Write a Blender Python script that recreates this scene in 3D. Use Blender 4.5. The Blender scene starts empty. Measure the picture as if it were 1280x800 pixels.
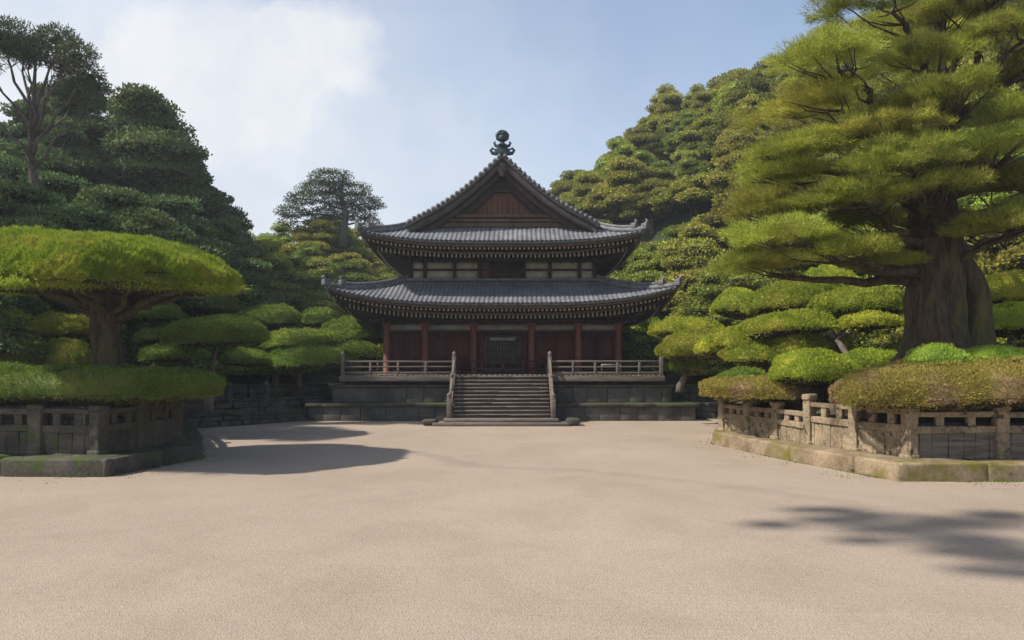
import bpy, math, random
import numpy as np
PI = math.pi
R = math.radians
S = bpy.context.scene
C = S.collection

# ------------------------------------------------------------------ camera
F = 900.0          # focal length in pixels of the 1280 px wide photograph
EYE = 3.0
HOR = 450.0        # pixel row of the horizon
cam_d = bpy.data.cameras.new('camera')
cam_d.sensor_width = 36.0
cam_d.lens = 36.0 * F / 1280.0
cam_d.shift_y = (HOR - 400.0) / 1280.0
cam_d.clip_start = 0.1
cam_d.clip_end = 3000.0
cam = bpy.data.objects.new('camera', cam_d)
cam.location = (0, 0, EYE)
cam.rotation_euler = (R(90), 0, 0)
C.objects.link(cam)
S.camera = cam

# ------------------------------------------------------------------ light
SUN_EL = 47.0
SUN_AZ = -106.0     # compass angle from +Y towards +X (negative: left of the camera)
sd = (math.sin(R(SUN_AZ)) * math.cos(R(SUN_EL)), math.cos(R(SUN_AZ)) * math.cos(R(SUN_EL)), math.sin(R(SUN_EL)))
sl = bpy.data.lights.new('sun', 'SUN')
sl.energy = 4.6
sl.angle = R(1.5)
sl.color = (1.0, 0.93, 0.82)
sun = bpy.data.objects.new('sun', sl)
from mathutils import Vector
sun.rotation_euler = Vector(sd).to_track_quat('Z', 'Y').to_euler()
sun.location = (-40, 10, 60)
C.objects.link(sun)

W = bpy.data.worlds.new('World')
S.world = W
W.use_nodes = True
nt = W.node_tree
for n in list(nt.nodes):
    nt.nodes.remove(n)
wo = nt.nodes.new('ShaderNodeOutputWorld')
sky = nt.nodes.new('ShaderNodeTexSky')
sky.sky_type = 'NISHITA'
sky.sun_disc = False
sky.sun_elevation = R(SUN_EL)
sky.sun_rotation = R(SUN_AZ)
sky.air_density = 1.0
sky.dust_density = 0.8
sky.ozone_density = 1.0
bg = nt.nodes.new('ShaderNodeBackground')
bg.inputs['Strength'].default_value = 0.12
nt.links.new(sky.outputs[0], bg.inputs['Color'])
tc = nt.nodes.new('ShaderNodeTexCoord')
def vm(op, a, b=None):
    n = nt.nodes.new('ShaderNodeVectorMath'); n.operation = op
    for k, v in enumerate((a, b)):
        if v is None: continue
        if isinstance(v, (tuple, list)): n.inputs[k].default_value = v
        else: nt.links.new(v, n.inputs[k])
    return n
def mth(op, a, b=None, clamp=False):
    n = nt.nodes.new('ShaderNodeMath'); n.operation = op; n.use_clamp = clamp
    for k, v in enumerate((a, b)):
        if v is None: continue
        if isinstance(v, (int, float)): n.inputs[k].default_value = v
        else: nt.links.new(v, n.inputs[k])
    return n.outputs[0]
dirv = vm('NORMALIZE', tc.outputs['Generated']).outputs[0]
def cloud_at(px, py, rx, ry, warp):
    d = Vector(((px - 640) / F, 1.0, (HOR - py) / F)).normalized()
    off = vm('SUBTRACT', warp, tuple(d)).outputs[0]
    sc = vm('MULTIPLY', off, (F / rx, 0.8, F / ry)).outputs[0]
    ln = vm('LENGTH', sc).outputs['Value']
    return mth('SUBTRACT', 1.0, ln, True)
nz = nt.nodes.new('ShaderNodeTexNoise'); nz.inputs['Scale'].default_value = 8.0; nz.inputs['Detail'].default_value = 8.0; nz.inputs['Roughness'].default_value = 0.6
nt.links.new(dirv, nz.inputs['Vector'])
wv = vm('SUBTRACT', nz.outputs['Color'], (0.5, 0.5, 0.5)).outputs[0]
wv = vm('MULTIPLY', wv, (0.15, 0.15, 0.11)).outputs[0]
warp = vm('ADD', dirv, wv).outputs[0]
c1 = cloud_at(300, 92, 128, 66, warp)
c2 = cloud_at(410, 72, 90, 52, warp)
c3 = cloud_at(260, 210, 520, 330, warp)
c4 = cloud_at(300, 150, 190, 90, warp)
sm = lambda v, k: mth('MULTIPLY', mth('MULTIPLY', mth('MULTIPLY', v, 2.0, True), k), mth('ADD', mth('MULTIPLY', nz.outputs['Fac'], 1.3), 0.35))
dens = mth('ADD', sm(c1, 0.56), sm(c2, 0.44))
dens = mth('ADD', dens, mth('MULTIPLY', c3, 0.26))
dens = mth('ADD', dens, mth('MULTIPLY', c4, 0.14))
# thin veil all over the left part of the sky
sep = nt.nodes.new('ShaderNodeSeparateXYZ'); nt.links.new(dirv, sep.inputs[0])
veil = mth('MULTIPLY', mth('SUBTRACT', 0.42, sep.outputs['X'], True), 0.52)
low = mth('MULTIPLY', mth('SUBTRACT', 0.55, sep.outputs['Z'], True), 0.60)
nz2 = nt.nodes.new('ShaderNodeTexNoise'); nz2.inputs['Scale'].default_value = 2.6; nz2.inputs['Detail'].default_value = 6.0
mp = vm('MULTIPLY', dirv, (1.0, 1.0, 2.6)).outputs[0]
nt.links.new(mp, nz2.inputs['Vector'])
dens = mth('ADD', dens, mth('MULTIPLY', mth('ADD', veil, low), mth('ADD', nz2.outputs['Fac'], 0.45)))
dens = mth('MINIMUM', dens, 0.93)
bg2 = nt.nodes.new('ShaderNodeBackground')
bg2.inputs['Color'].default_value = (0.95, 0.975, 1.0, 1)
bg2.inputs['Strength'].default_value = 0.62
nz3 = nt.nodes.new('ShaderNodeTexNoise'); nz3.inputs['Scale'].default_value = 11.0; nz3.inputs['Detail'].default_value = 7.0; nt.links.new(warp, nz3.inputs['Vector'])
cr3 = nt.nodes.new('ShaderNodeValToRGB'); nt.links.new(nz3.outputs['Fac'], cr3.inputs[0])
cr3.color_ramp.elements[0].position = 0.35; cr3.color_ramp.elements[0].color = (0.83, 0.87, 0.93, 1); cr3.color_ramp.elements[1].position = 0.62; cr3.color_ramp.elements[1].color = (0.97, 0.985, 1.0, 1)
nt.links.new(cr3.outputs[0], bg2.inputs['Color'])
mx = nt.nodes.new('ShaderNodeMixShader')
nt.links.new(dens, mx.inputs[0]); nt.links.new(bg.outputs[0], mx.inputs[1]); nt.links.new(bg2.outputs[0], mx.inputs[2])
nt.links.new(mx.outputs[0], wo.inputs['Surface'])

S.view_settings.view_transform = 'Standard'
S.view_settings.look = 'None'
S.view_settings.exposure = 0.62
S.view_settings.gamma = 1.0
S.view_settings.use_curve_mapping = False
S.cycles.max_bounces = 6
S.cycles.diffuse_bounces = 3
S.cycles.transmission_bounces = 3
S.cycles.transparent_max_bounces = 4
S.cycles.use_denoising = True

# ------------------------------------------------------------------ helpers
def P(px, py, Y):
    return np.array([(px - 640.0) / F * Y, Y, EYE - (py - HOR) / F * Y])
def gx(px, py):
    Y = EYE * F / (py - HOR)
    return ((px - 640.0) / F * Y, Y)

def tag(o, label=None, cat=None, group=None, kind=None):
    if label: o['label'] = label
    if cat: o['category'] = cat
    if group: o['group'] = group
    if kind: o['kind'] = kind
    return o
def thing(name, loc, label, cat, group=None):
    o = bpy.data.objects.new(name, None)
    o.empty_display_size = 0.3
    o.location = loc
    C.objects.link(o)
    return tag(o, label, cat, group)

def mesh_np(name, V, faces, smooth=False):
    """faces: list of (n,k) int arrays"""
    me = bpy.data.meshes.new(name)
    V = np.asarray(V, dtype=np.float32)
    me.vertices.add(len(V)); me.vertices.foreach_set('co', V.ravel())
    faces = [np.asarray(f, dtype=np.int32) for f in faces if len(f)]
    nl = sum(f.size for f in faces); nf = sum(len(f) for f in faces)
    me.loops.add(nl); me.polygons.add(nf)
    me.loops.foreach_set('vertex_index', np.concatenate([f.ravel() for f in faces]))
    tot = np.concatenate([np.full(len(f), f.shape[1], dtype=np.int32) for f in faces])
    st = np.concatenate([[0], np.cumsum(tot)[:-1]]).astype(np.int32)
    me.polygons.foreach_set('loop_start', st)
    me.polygons.foreach_set('loop_total', tot)
    if smooth: me.polygons.foreach_set('use_smooth', np.ones(nf, dtype=bool))
    me.update(calc_edges=True)
    me.validate()
    return me

class MB:
    def __init__(s): s.v = []; s.q = []; s.t = []; s.n = 0; s.cur = 0; s.mq = []; s.mt = []
    def add(s, V, Q=None, T=None):
        V = np.asarray(V, dtype=float).reshape(-1, 3)
        if Q is not None and len(Q): s.q.append(np.asarray(Q) + s.n); s.mq.append(np.full(len(Q), s.cur))
        if T is not None and len(T): s.t.append(np.asarray(T) + s.n); s.mt.append(np.full(len(T), s.cur))
        s.v.append(V); s.n += len(V)
        return s
    BQ = np.array([[0,3,2,1],[4,5,6,7],[0,1,5,4],[1,2,6,5],[2,3,7,6],[3,0,4,7]])
    def box(s, c, d, rz=0.0, jit=0.0, rng=None, tilt=(0, 0)):
        x, y, z = d[0] / 2, d[1] / 2, d[2] / 2
        V = np.array([[-x,-y,-z],[x,-y,-z],[x,y,-z],[-x,y,-z],[-x,-y,z],[x,-y,z],[x,y,z],[-x,y,z]])
        if jit and rng is not None: V = V + rng.uniform(-jit, jit, V.shape)
        if tilt[0] or tilt[1]:
            V[:, 2] += V[:, 0] * tilt[0] + V[:, 1] * tilt[1]
        c_, s_ = math.cos(rz), math.sin(rz)
        V = np.stack([V[:,0]*c_ - V[:,1]*s_, V[:,0]*s_ + V[:,1]*c_, V[:,2]], 1) + np.array(c)
        return s.add(V, s.BQ)
    def beam(s, a, b, w, h, up=(0, 0, 1)):
        a = np.array(a, float); b = np.array(b, float)
        d = b - a; L = np.linalg.norm(d); d /= L
        side = np.cross(d, np.array(up, float)); side /= np.linalg.norm(side)
        u = np.cross(side, d)
        V = []
        for p in (a, b):
            for (i, j) in ((-1,-1),(1,-1),(1,1),(-1,1)):
                V.append(p + side * i * w / 2 + u * j * h / 2)
        V = np.array(V)
        return s.add(V, [[0,1,2,3],[7,6,5,4],[0,4,5,1],[1,5,6,2],[2,6,7,3],[3,7,4,0]])
    def tube(s, pts, rad, n=8, wob=0.0, rng=None, cap=True):
        pts = np.array(pts, float); m = len(pts)
        rad = np.broadcast_to(np.array(rad, float), (m,))
        V = []
        prev = None
        for i in range(m):
            d = pts[min(i+1, m-1)] - pts[max(i-1, 0)]
            d /= (np.linalg.norm(d) + 1e-9)
            ref = np.array([1.0, 0, 0]) if prev is None else prev
            if abs(np.dot(ref, d)) > 0.95: ref = np.array([0, 1.0, 0])
            a = ref - d * np.dot(ref, d); a /= np.linalg.norm(a); prev = a
            b = np.cross(d, a)
            for k in range(n):
                t = 2 * PI * k / n
                r = rad[i]
                if wob: r *= 1 + wob * (math.sin(3 * t + i * 0.7) * 0.5 + math.sin(5 * t - i * 0.4) * 0.4 + (rng.uniform(-.4, .4) if rng is not None else 0))
                V.append(pts[i] + a * r * math.cos(t) + b * r * math.sin(t))
        Q = [[i*n+k, i*n+(k+1) % n, (i+1)*n+(k+1) % n, (i+1)*n+k] for i in range(m-1) for k in range(n)]
        T = []
        if cap:
            V.append(pts[0]); V.append(pts[-1]); c0 = m*n; c1 = m*n+1
            T = [[c0, (k+1) % n, k] for k in range(n)] + [[c1, (m-1)*n+k, (m-1)*n+(k+1) % n] for k in range(n)]
        return s.add(V, Q, T)
    def lathe(s, c, prof, n=12, sq=0.0):
        V = []
        for (r, z) in prof:
            for k in range(n):
                t = 2 * PI * k / n
                V.append([c[0] + r * math.cos(t), c[1] + r * math.sin(t), c[2] + z])
        m = len(prof)
        Q = [[i*n+k, i*n+(k+1) % n, (i+1)*n+(k+1) % n, (i+1)*n+k] for i in range(m-1) for k in range(n)]
        return s.add(V, Q)
    def slab(s, c, d, rz=0.0, e=.22, amp=.03, freq=4.0, slope=0.0, nu=24, nv=12):
        """rounded irregular stone"""
        u = np.linspace(0, 2 * PI, nu, endpoint=False) + PI / nu; v = np.linspace(-PI / 2, PI / 2, nv)
        U, Vv = np.meshgrid(u, v)
        pw = lambda w: np.sign(w) * np.abs(w) ** e
        X_ = pw(np.cos(Vv)) * pw(np.cos(U)); Y__ = pw(np.cos(Vv)) * pw(np.sin(U)); Z_ = pw(np.sin(Vv))
        D = np.stack([X_.ravel(), Y__.ravel(), Z_.ravel()], 1)
        p = D * np.array(d) / 2
        c_, s_ = math.cos(rz), math.sin(rz)
        p[:, 2] += p[:, 0] * slope
        w = np.stack([p[:,0]*c_ - p[:,1]*s_, p[:,0]*s_ + p[:,1]*c_, p[:,2]], 1) + np.array(c)
        n = (np.sin(w @ np.array([1.0, .6, .9]) * freq + 1) + np.sin(w @ np.array([-.7, 1.1, .5]) * freq * 1.7) + np.sin(w @ np.array([.4, -.8, 1.3]) * freq * 2.9) * .7 + np.sin(w @ np.array([1.3, .9, -.6]) * freq * 5.3) * .4) / 2.2
        Dn = np.stack([D[:,0]*c_ - D[:,1]*s_, D[:,0]*s_ + D[:,1]*c_, D[:,2]], 1); Dn /= np.linalg.norm(Dn, axis=1)[:, None] + 1e-9
        w = w + Dn * (n * amp)[:, None]
        Q = [[i*nu+k, i*nu+(k+1) % nu, (i+1)*nu+(k+1) % nu, (i+1)*nu+k] for i in range(nv-1) for k in range(nu)]
        return s.add(w, Q)
    def build(s, name, mat, parent=None, smooth=False, bevel=0.0, origin=None):
        V = np.concatenate(s.v)
        if parent is not None:
            q_ = parent
            while q_ is not None: V = V - np.array(q_.location); q_ = q_.parent
        elif origin is not None: V = V - np.array(origin)
        fs = []
        if s.q: fs.append(np.concatenate(s.q))
        if s.t: fs.append(np.concatenate(s.t))
        me = mesh_np(name, V, fs, smooth)
        o = bpy.data.objects.new(name, me)
        C.objects.link(o)
        for m__ in (mat if isinstance(mat, (list, tuple)) else [mat]): me.materials.append(m__)
        if isinstance(mat, (list, tuple)):
            mi = np.concatenate(s.mq + s.mt).astype(np.int32)
            if len(mi) == len(me.polygons): me.polygons.foreach_set('material_index', mi)
        if parent is not None: o.parent = parent
        elif origin is not None: o.location = origin
        if bevel:
            b = o.modifiers.new('bevel', 'BEVEL'); b.width = bevel; b.segments = 2; b.limit_method = 'ANGLE'; b.angle_limit = R(40)
        return o

# ------------------------------------------------------------------ materials
def newmat(name):
    m = bpy.data.materials.new(name); m.use_nodes = True
    return m, m.node_tree, m.node_tree.nodes['Principled BSDF']
def link(t, a, b): t.links.new(a, b)
def noise(t, vec, scale, detail=4, rough=0.55, dist=0.0):
    n = t.nodes.new('ShaderNodeTexNoise'); n.inputs['Scale'].default_value = scale
    n.inputs['Detail'].default_value = detail; n.inputs['Roughness'].default_value = rough
    n.inputs['Distortion'].default_value = dist
    if vec is not None: link(t, vec, n.inputs['Vector'])
    return n.outputs['Fac']
def ramp(t, fac, stops):
    n = t.nodes.new('ShaderNodeValToRGB'); link(t, fac, n.inputs[0])
    el = n.color_ramp.elements
    while len(el) < len(stops): el.new(0.5)
    for e, (p, c) in zip(el, stops):
        e.position = p; e.color = (c[0], c[1], c[2], 1) if len(c) == 3 else c
    return n.outputs[0]
def mixc(t, fac, a, b, mode='MIX'):
    n = t.nodes.new('ShaderNodeMix'); n.data_type = 'RGBA'; n.blend_type = mode
    for sock, v in ((n.inputs[0], fac), (n.inputs[6], a), (n.inputs[7], b)):
        if isinstance(v, (int, float)): sock.default_value = v
        elif isinstance(v, (tuple, list)): sock.default_value = (v[0], v[1], v[2], 1)
        else: link(t, v, sock)
    return n.outputs[2]
def tmath(t, op, a, b=None, clamp=False):
    n = t.nodes.new('ShaderNodeMath'); n.operation = op; n.use_clamp = clamp
    for k, v in enumerate((a, b)):
        if v is None: continue
        if isinstance(v, (int, float)): n.inputs[k].default_value = v
        else: link(t, v, n.inputs[k])
    return n.outputs[0]
def coords(t, scale=(1, 1, 1), kind='Object'):
    c = t.nodes.new('ShaderNodeTexCoord'); m = t.nodes.new('ShaderNodeMapping')
    m.inputs['Scale'].default_value = scale
    link(t, c.outputs[kind], m.inputs['Vector'])
    return m.outputs[0]
def bump(t, b, h, strength, dist):
    n = t.nodes.new('ShaderNodeBump'); n.inputs['Strength'].default_value = strength; n.inputs['Distance'].default_value = dist
    link(t, h, n.inputs['Height']); link(t, n.outputs[0], b.inputs['Normal'])

def surf_mat(name, ca, cb, scale=3.0, rough=0.8, bstr=0.5, bdist=0.02, fine=30.0, stretch=(1,1,1), spec=0.3, extra=None, rrange=None):
    m, t, b = newmat(name)
    v = coords(t, stretch)
    n1 = noise(t, v, scale, 5, 0.6)
    n2 = noise(t, v, fine, 5, 0.65)
    f = tmath(t, 'ADD', tmath(t, 'MULTIPLY', n1, 0.6), tmath(t, 'MULTIPLY', n2, 0.4))
    col = ramp(t, f, [(0.36, ca), (0.64, cb)])
    if extra:
        # extra: list of (colour, noise scale, threshold, softness, upward-only)
        for (c, sc, th, so, upw) in extra:
            nn = noise(t, v, sc, 6, 0.62)
            if upw:
                g = t.nodes.new('ShaderNodeNewGeometry'); sp = t.nodes.new('ShaderNodeSeparateXYZ')
                link(t, g.outputs['Normal'], sp.inputs[0])
                nn = tmath(t, 'ADD', nn, tmath(t, 'MULTIPLY', sp.outputs['Z'], upw))
            mr = t.nodes.new('ShaderNodeMapRange'); link(t, nn, mr.inputs[0])
            mr.inputs[1].default_value = th; mr.inputs[2].default_value = th + so
            col = mixc(t, mr.outputs[0], col, c)
    link(t, col, b.inputs['Base Color'])
    b.inputs['Roughness'].default_value = rough
    b.inputs['Specular IOR Level'].default_value = spec
    if bstr: bump(t, b, f, bstr, bdist)
    return m

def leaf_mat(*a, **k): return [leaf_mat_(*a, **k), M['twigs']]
def leaf_mat_(name, dark, light, tint=None, tint_amt=0.3, nscale=0.9, trans=0.25, rough=0.6, hue=0.0, patch=None):
    m, t, b = newmat(name)
    g = t.nodes.new('ShaderNodeNewGeometry')
    v = coords(t)
    n1 = noise(t, v, nscale, 4, 0.6)
    f = tmath(t, 'ADD', tmath(t, 'MULTIPLY', n1, 0.75), tmath(t, 'MULTIPLY', g.outputs['Random Per Island'], 0.45))
    col = ramp(t, f, [(0.3, dark), (0.85, light)])
    if tint is not None:
        n2 = noise(t, v, nscale * 0.6 + 0.3, 3, 0.6)
        mr = t.nodes.new('ShaderNodeMapRange'); link(t, n2, mr.inputs[0])
        mr.inputs[1].default_value = 0.5; mr.inputs[2].default_value = 0.7
        col = mixc(t, tmath(t, 'MULTIPLY', mr.outputs[0], tint_amt), col, tint)
    if patch is not None:
        n3 = noise(t, v, 0.55, 3, 0.5)
        mr = t.nodes.new('ShaderNodeMapRange'); link(t, n3, mr.inputs[0])
        mr.inputs[1].default_value = 0.47; mr.inputs[2].default_value = 0.57
        col = mixc(t, mr.outputs[0], col, mixc(t, g.outputs['Random Per Island'], patch, tuple(0.55 * c for c in patch)))
    if hue:
        oi = t.nodes.new('ShaderNodeObjectInfo')
        hs = t.nodes.new('ShaderNodeHueSaturation')
        link(t, tmath(t, 'ADD', tmath(t, 'MULTIPLY', oi.outputs['Random'], hue), 0.5 - hue * 0.55), hs.inputs['Hue'])
        fr = tmath(t, 'FRACT', tmath(t, 'MULTIPLY', oi.outputs['Random'], 7.31))
        link(t, tmath(t, 'ADD', tmath(t, 'MULTIPLY', fr, 0.7), 0.65), hs.inputs['Value'])
        link(t, col, hs.inputs['Color']); col = hs.outputs[0]
    link(t, col, b.inputs['Base Color'])
    b.inputs['Roughness'].default_value = rough
    b.inputs['Specular IOR Level'].default_value = 0.12
    if trans:
        tr = t.nodes.new('ShaderNodeBsdfTranslucent'); link(t, col, tr.inputs['Color'])
        mx = t.nodes.new('ShaderNodeMixShader'); mx.inputs[0].default_value = trans
        out = [n for n in t.nodes if n.type == 'OUTPUT_MATERIAL'][0]
        link(t, b.outputs[0], mx.inputs[1]); link(t, tr.outputs[0], mx.inputs[2]); link(t, mx.outputs[0], out.inputs['Surface'])
    return m

MOSS = (0.055, 0.075, 0.018)
M = {}
def gravel():
    m, t, b = newmat('gravel')
    v = coords(t)
    big = noise(t, v, 0.12, 4, 0.6)
    mid = noise(t, v, 1.1, 5, 0.65)
    fine = noise(t, v, 26.0, 4, 0.8)
    vo = t.nodes.new('ShaderNodeTexVoronoi'); vo.inputs['Scale'].default_value = 55.0; link(t, v, vo.inputs['Vector'])
    col = ramp(t, big, [(0.3, (0.335, 0.268, 0.212)), (0.7, (0.412, 0.336, 0.272))])
    col = mixc(t, tmath(t, 'MULTIPLY', mid, 0.35), col, (0.28, 0.225, 0.165))
    col = mixc(t, 0.42, col, ramp(t, vo.outputs['Color'], [(0.1, (0.35, 0.35, 0.35)), (0.5, (0.78, 0.77, 0.76)), (0.9, (1.0, 0.98, 0.95))]), 'MULTIPLY')
    pt = noise(t, coords(t, (1.0, 1.0, 1.0)), 0.33, 7, 0.68, 0.6)
    mr = t.nodes.new('ShaderNodeMapRange'); link(t, pt, mr.inputs[0]); mr.inputs[1].default_value = 0.46; mr.inputs[2].default_value = 0.68; mr.inputs[4].default_value = 0.45
    col = mixc(t, mr.outputs[0], col, mixc(t, 1.0, col, (0.74, 0.71, 0.68), 'MULTIPLY'))
    link(t, col, b.inputs['Base Color'])
    b.inputs['Roughness'].default_value = 0.95
    b.inputs['Specular IOR Level'].default_value = 0.15
    # faint raked lines
    w = t.nodes.new('ShaderNodeTexWave'); w.wave_type = 'BANDS'; w.bands_direction = 'Y'; w.inputs['Scale'].default_value = 2.3
    w.inputs['Distortion'].default_value = 2.5; w.inputs['Detail'].default_value = 2.0; w.inputs['Detail Scale'].default_value = 0.6
    link(t, v, w.inputs['Vector'])
    h = tmath(t, 'ADD', tmath(t, 'MULTIPLY', vo.outputs['Distance'], 0.8), tmath(t, 'MULTIPLY', fine, 0.6))
    h = tmath(t, 'ADD', h, tmath(t, 'MULTIPLY', w.outputs['Fac'], 0.25))
    h = tmath(t, 'ADD', h, tmath(t, 'MULTIPLY', mid, 1.6))
    bump(t, b, h, 0.6, 0.018)
    return m
M['gravel'] = gravel()
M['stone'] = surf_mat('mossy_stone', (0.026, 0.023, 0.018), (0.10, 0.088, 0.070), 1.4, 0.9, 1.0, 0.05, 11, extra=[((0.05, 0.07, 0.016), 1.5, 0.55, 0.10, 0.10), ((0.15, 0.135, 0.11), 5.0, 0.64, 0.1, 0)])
M['stone_dark'] = surf_mat('dark_stone', (0.038, 0.036, 0.033), (0.135, 0.127, 0.115), 1.2, 0.9, 0.8, 0.03, 12, extra=[((0.035, 0.05, 0.018), 1.5, 0.62, 0.12, 0.10)])
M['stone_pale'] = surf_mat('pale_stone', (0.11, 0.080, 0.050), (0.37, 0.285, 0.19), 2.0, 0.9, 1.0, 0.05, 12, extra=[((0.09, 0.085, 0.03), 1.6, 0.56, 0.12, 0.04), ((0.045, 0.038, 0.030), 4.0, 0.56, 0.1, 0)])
M['kerb_stone'] = surf_mat('kerb_stone', (0.11, 0.078, 0.045), (0.30, 0.23, 0.15), 1.6, 0.9, 0.9, 0.04, 12, extra=[((0.13, 0.115, 0.022), 0.9, 0.50, 0.14, 0.02), ((0.06, 0.05, 0.03), 2.9, 0.62, 0.10, 0)])
M['wood_grey'] = surf_mat('weathered_wood', (0.068, 0.054, 0.045), (0.20, 0.165, 0.14), 2.5, 0.85, 0.7, 0.015, 9, stretch=(0.35, 3, 6), extra=[((0.04, 0.035, 0.032), 2.0, 0.60, 0.12, 0)])
M['wood_dark'] = surf_mat('dark_timber', (0.018, 0.014, 0.012), (0.055, 0.042, 0.034), 3, 0.8, 0.5, 0.01, 20)
M['wood_brown'] = surf_mat('brown_timber', (0.05, 0.03, 0.02), (0.13, 0.085, 0.055), 3, 0.8, 0.5, 0.01, 20, stretch=(1, 1, 0.2))
M['barge'] = surf_mat('greyed_dark_boards', (0.03, 0.025, 0.023), (0.085, 0.07, 0.062), 3, 0.8, 0.5, 0.01, 16)
M['gable_wood'] = surf_mat('gable_boards', (0.075, 0.034, 0.022), (0.16, 0.082, 0.052), 3, 0.75, 0.6, 0.02, 16, stretch=(3.2, 1, 0.25))
M['red'] = surf_mat('red_timber', (0.038, 0.008, 0.008), (0.095, 0.019, 0.016), 2.5, 0.65, 0.4, 0.01, 14, stretch=(1, 1, 0.25), extra=[((0.05, 0.03, 0.025), 4, 0.62, 0.08, 0)])
M['red_post'] = surf_mat('red_post_timber', (0.09, 0.03, 0.022), (0.19, 0.065, 0.047), 2.5, 0.65, 0.4, 0.01, 14, stretch=(1, 1, 0.25), extra=[((0.08, 0.05, 0.04), 3, 0.58, 0.08, 0)])
M['lattice'] = surf_mat('old_lattice_wood', (0.045, 0.04, 0.034), (0.12, 0.105, 0.09), 3, 0.8, 0.5, 0.01, 20)
M['plaster'] = surf_mat('old_plaster', (0.24, 0.215, 0.17), (0.42, 0.38, 0.31), 2.0, 0.9, 0.3, 0.01, 20, extra=[((0.25, 0.22, 0.18), 3, 0.60, 0.15, 0)])
M['plaster_grey'] = surf_mat('grey_plaster', (0.17, 0.155, 0.14), (0.30, 0.28, 0.25), 2.0, 0.9, 0.3, 0.01, 20)
M['tip'] = surf_mat('rafter_tip_paint', (0.20, 0.17, 0.12), (0.42, 0.37, 0.28), 6.0, 0.8, 0.2, 0.01, 20)
M['tile'] = surf_mat('grey_roof_tile', (0.085, 0.088, 0.10), (0.20, 0.205, 0.222), 1.1, 0.38, 0.6, 0.012, 8, spec=0.6, extra=[((0.05, 0.05, 0.05), 3.0, 0.60, 0.12, 0), ((0.24, 0.24, 0.25), 7.0, 0.66, 0.06, 0)])
M['tile_edge'] = surf_mat('weathered_ridge_tile', (0.05, 0.052, 0.058), (0.17, 0.17, 0.175), 4.0, 0.6, 0.7, 0.02, 14)
M['bronze'] = surf_mat('patinated_bronze', (0.010, 0.018, 0.02), (0.035, 0.065, 0.068), 5.0, 0.55, 0.6, 0.02, 20)
M['bark'] = surf_mat('mossy_bark', (0.014, 0.010, 0.007), (0.105, 0.074, 0.046), 2.6, 0.95, 1.0, 0.12, 9, stretch=(2.6, 2.6, 0.5), extra=[((0.085, 0.085, 0.025), 0.55, 0.53, 0.14, 0)])
M['bark_grey'] = surf_mat('grey_bark', (0.05, 0.042, 0.036), (0.15, 0.125, 0.105), 2.5, 0.95, 0.9, 0.05, 9, stretch=(2, 2, 0.6))
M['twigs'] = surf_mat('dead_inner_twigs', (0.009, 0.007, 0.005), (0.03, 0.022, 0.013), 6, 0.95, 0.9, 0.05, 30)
M['soil'] = surf_mat('leaf_litter', (0.03, 0.024, 0.015), (0.10, 0.075, 0.045), 1.2, 0.95, 0.9, 0.05, 9, extra=[((0.05, 0.07, 0.02), 0.7, 0.52, 0.12, 0)])
M['hill'] = surf_mat('undergrowth', (0.012, 0.02, 0.008), (0.045, 0.06, 0.02), 0.4, 0.95, 1.0, 0.4, 3.0)
M['far_hill'] = surf_mat('far_wood', (0.06, 0.075, 0.06), (0.13, 0.14, 0.11), 0.05, 0.95, 1.0, 1.0, 0.6)

M['leaf_left'] = leaf_mat('clipped_needles', (0.10, 0.15, 0.012), (0.35, 0.45, 0.038), (0.48, 0.42, 0.07), 0.6, 1.1, 0.35)
M['leaf_moss'] = leaf_mat('mossy_needles', (0.055, 0.09, 0.016), (0.21, 0.30, 0.035), (0.19, 0.16, 0.05), 0.6, 0.9, 0.2)
M['leaf_bright'] = leaf_mat('fresh_needles', (0.11, 0.15, 0.016), (0.44, 0.48, 0.045), (0.50, 0.40, 0.08), 0.6, 0.9, 0.3, hue=0.03)
M['leaf_mid'] = leaf_mat('green_needles', (0.08, 0.14, 0.02), (0.32, 0.43, 0.05), (0.36, 0.34, 0.07), 0.6, 0.7, 0.25, hue=0.03)
M['leaf_brown'] = leaf_mat('browned_needles', (0.15, 0.125, 0.03), (0.46, 0.38, 0.08), (0.16, 0.20, 0.04), 0.7, 0.5, 0.2, patch=(0.38, 0.265, 0.13))
M['leaf_pine'] = leaf_mat('pine_needles', (0.12, 0.145, 0.02), (0.45, 0.48, 0.07), (0.28, 0.20, 0.09), 0.55, 0.9, 0.35, hue=0.03)
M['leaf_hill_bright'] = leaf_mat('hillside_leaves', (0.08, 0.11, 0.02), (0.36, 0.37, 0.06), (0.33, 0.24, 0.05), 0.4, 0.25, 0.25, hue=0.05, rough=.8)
M['leaf_hill_dark'] = leaf_mat('dark_green_leaves', (0.036, 0.066, 0.03), (0.135, 0.20, 0.06), (0.21, 0.21, 0.05), 0.4, 0.25, 0.2, hue=0.04, rough=.8)  # deeper green leaf colour for the left hill trees
M['leaf_dark_pine'] = leaf_mat('dark_pine_needles', (0.03, 0.05, 0.03), (0.11, 0.145, 0.06), (0.11, 0.10, 0.04), 0.3, 0.3, 0.2)

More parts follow.
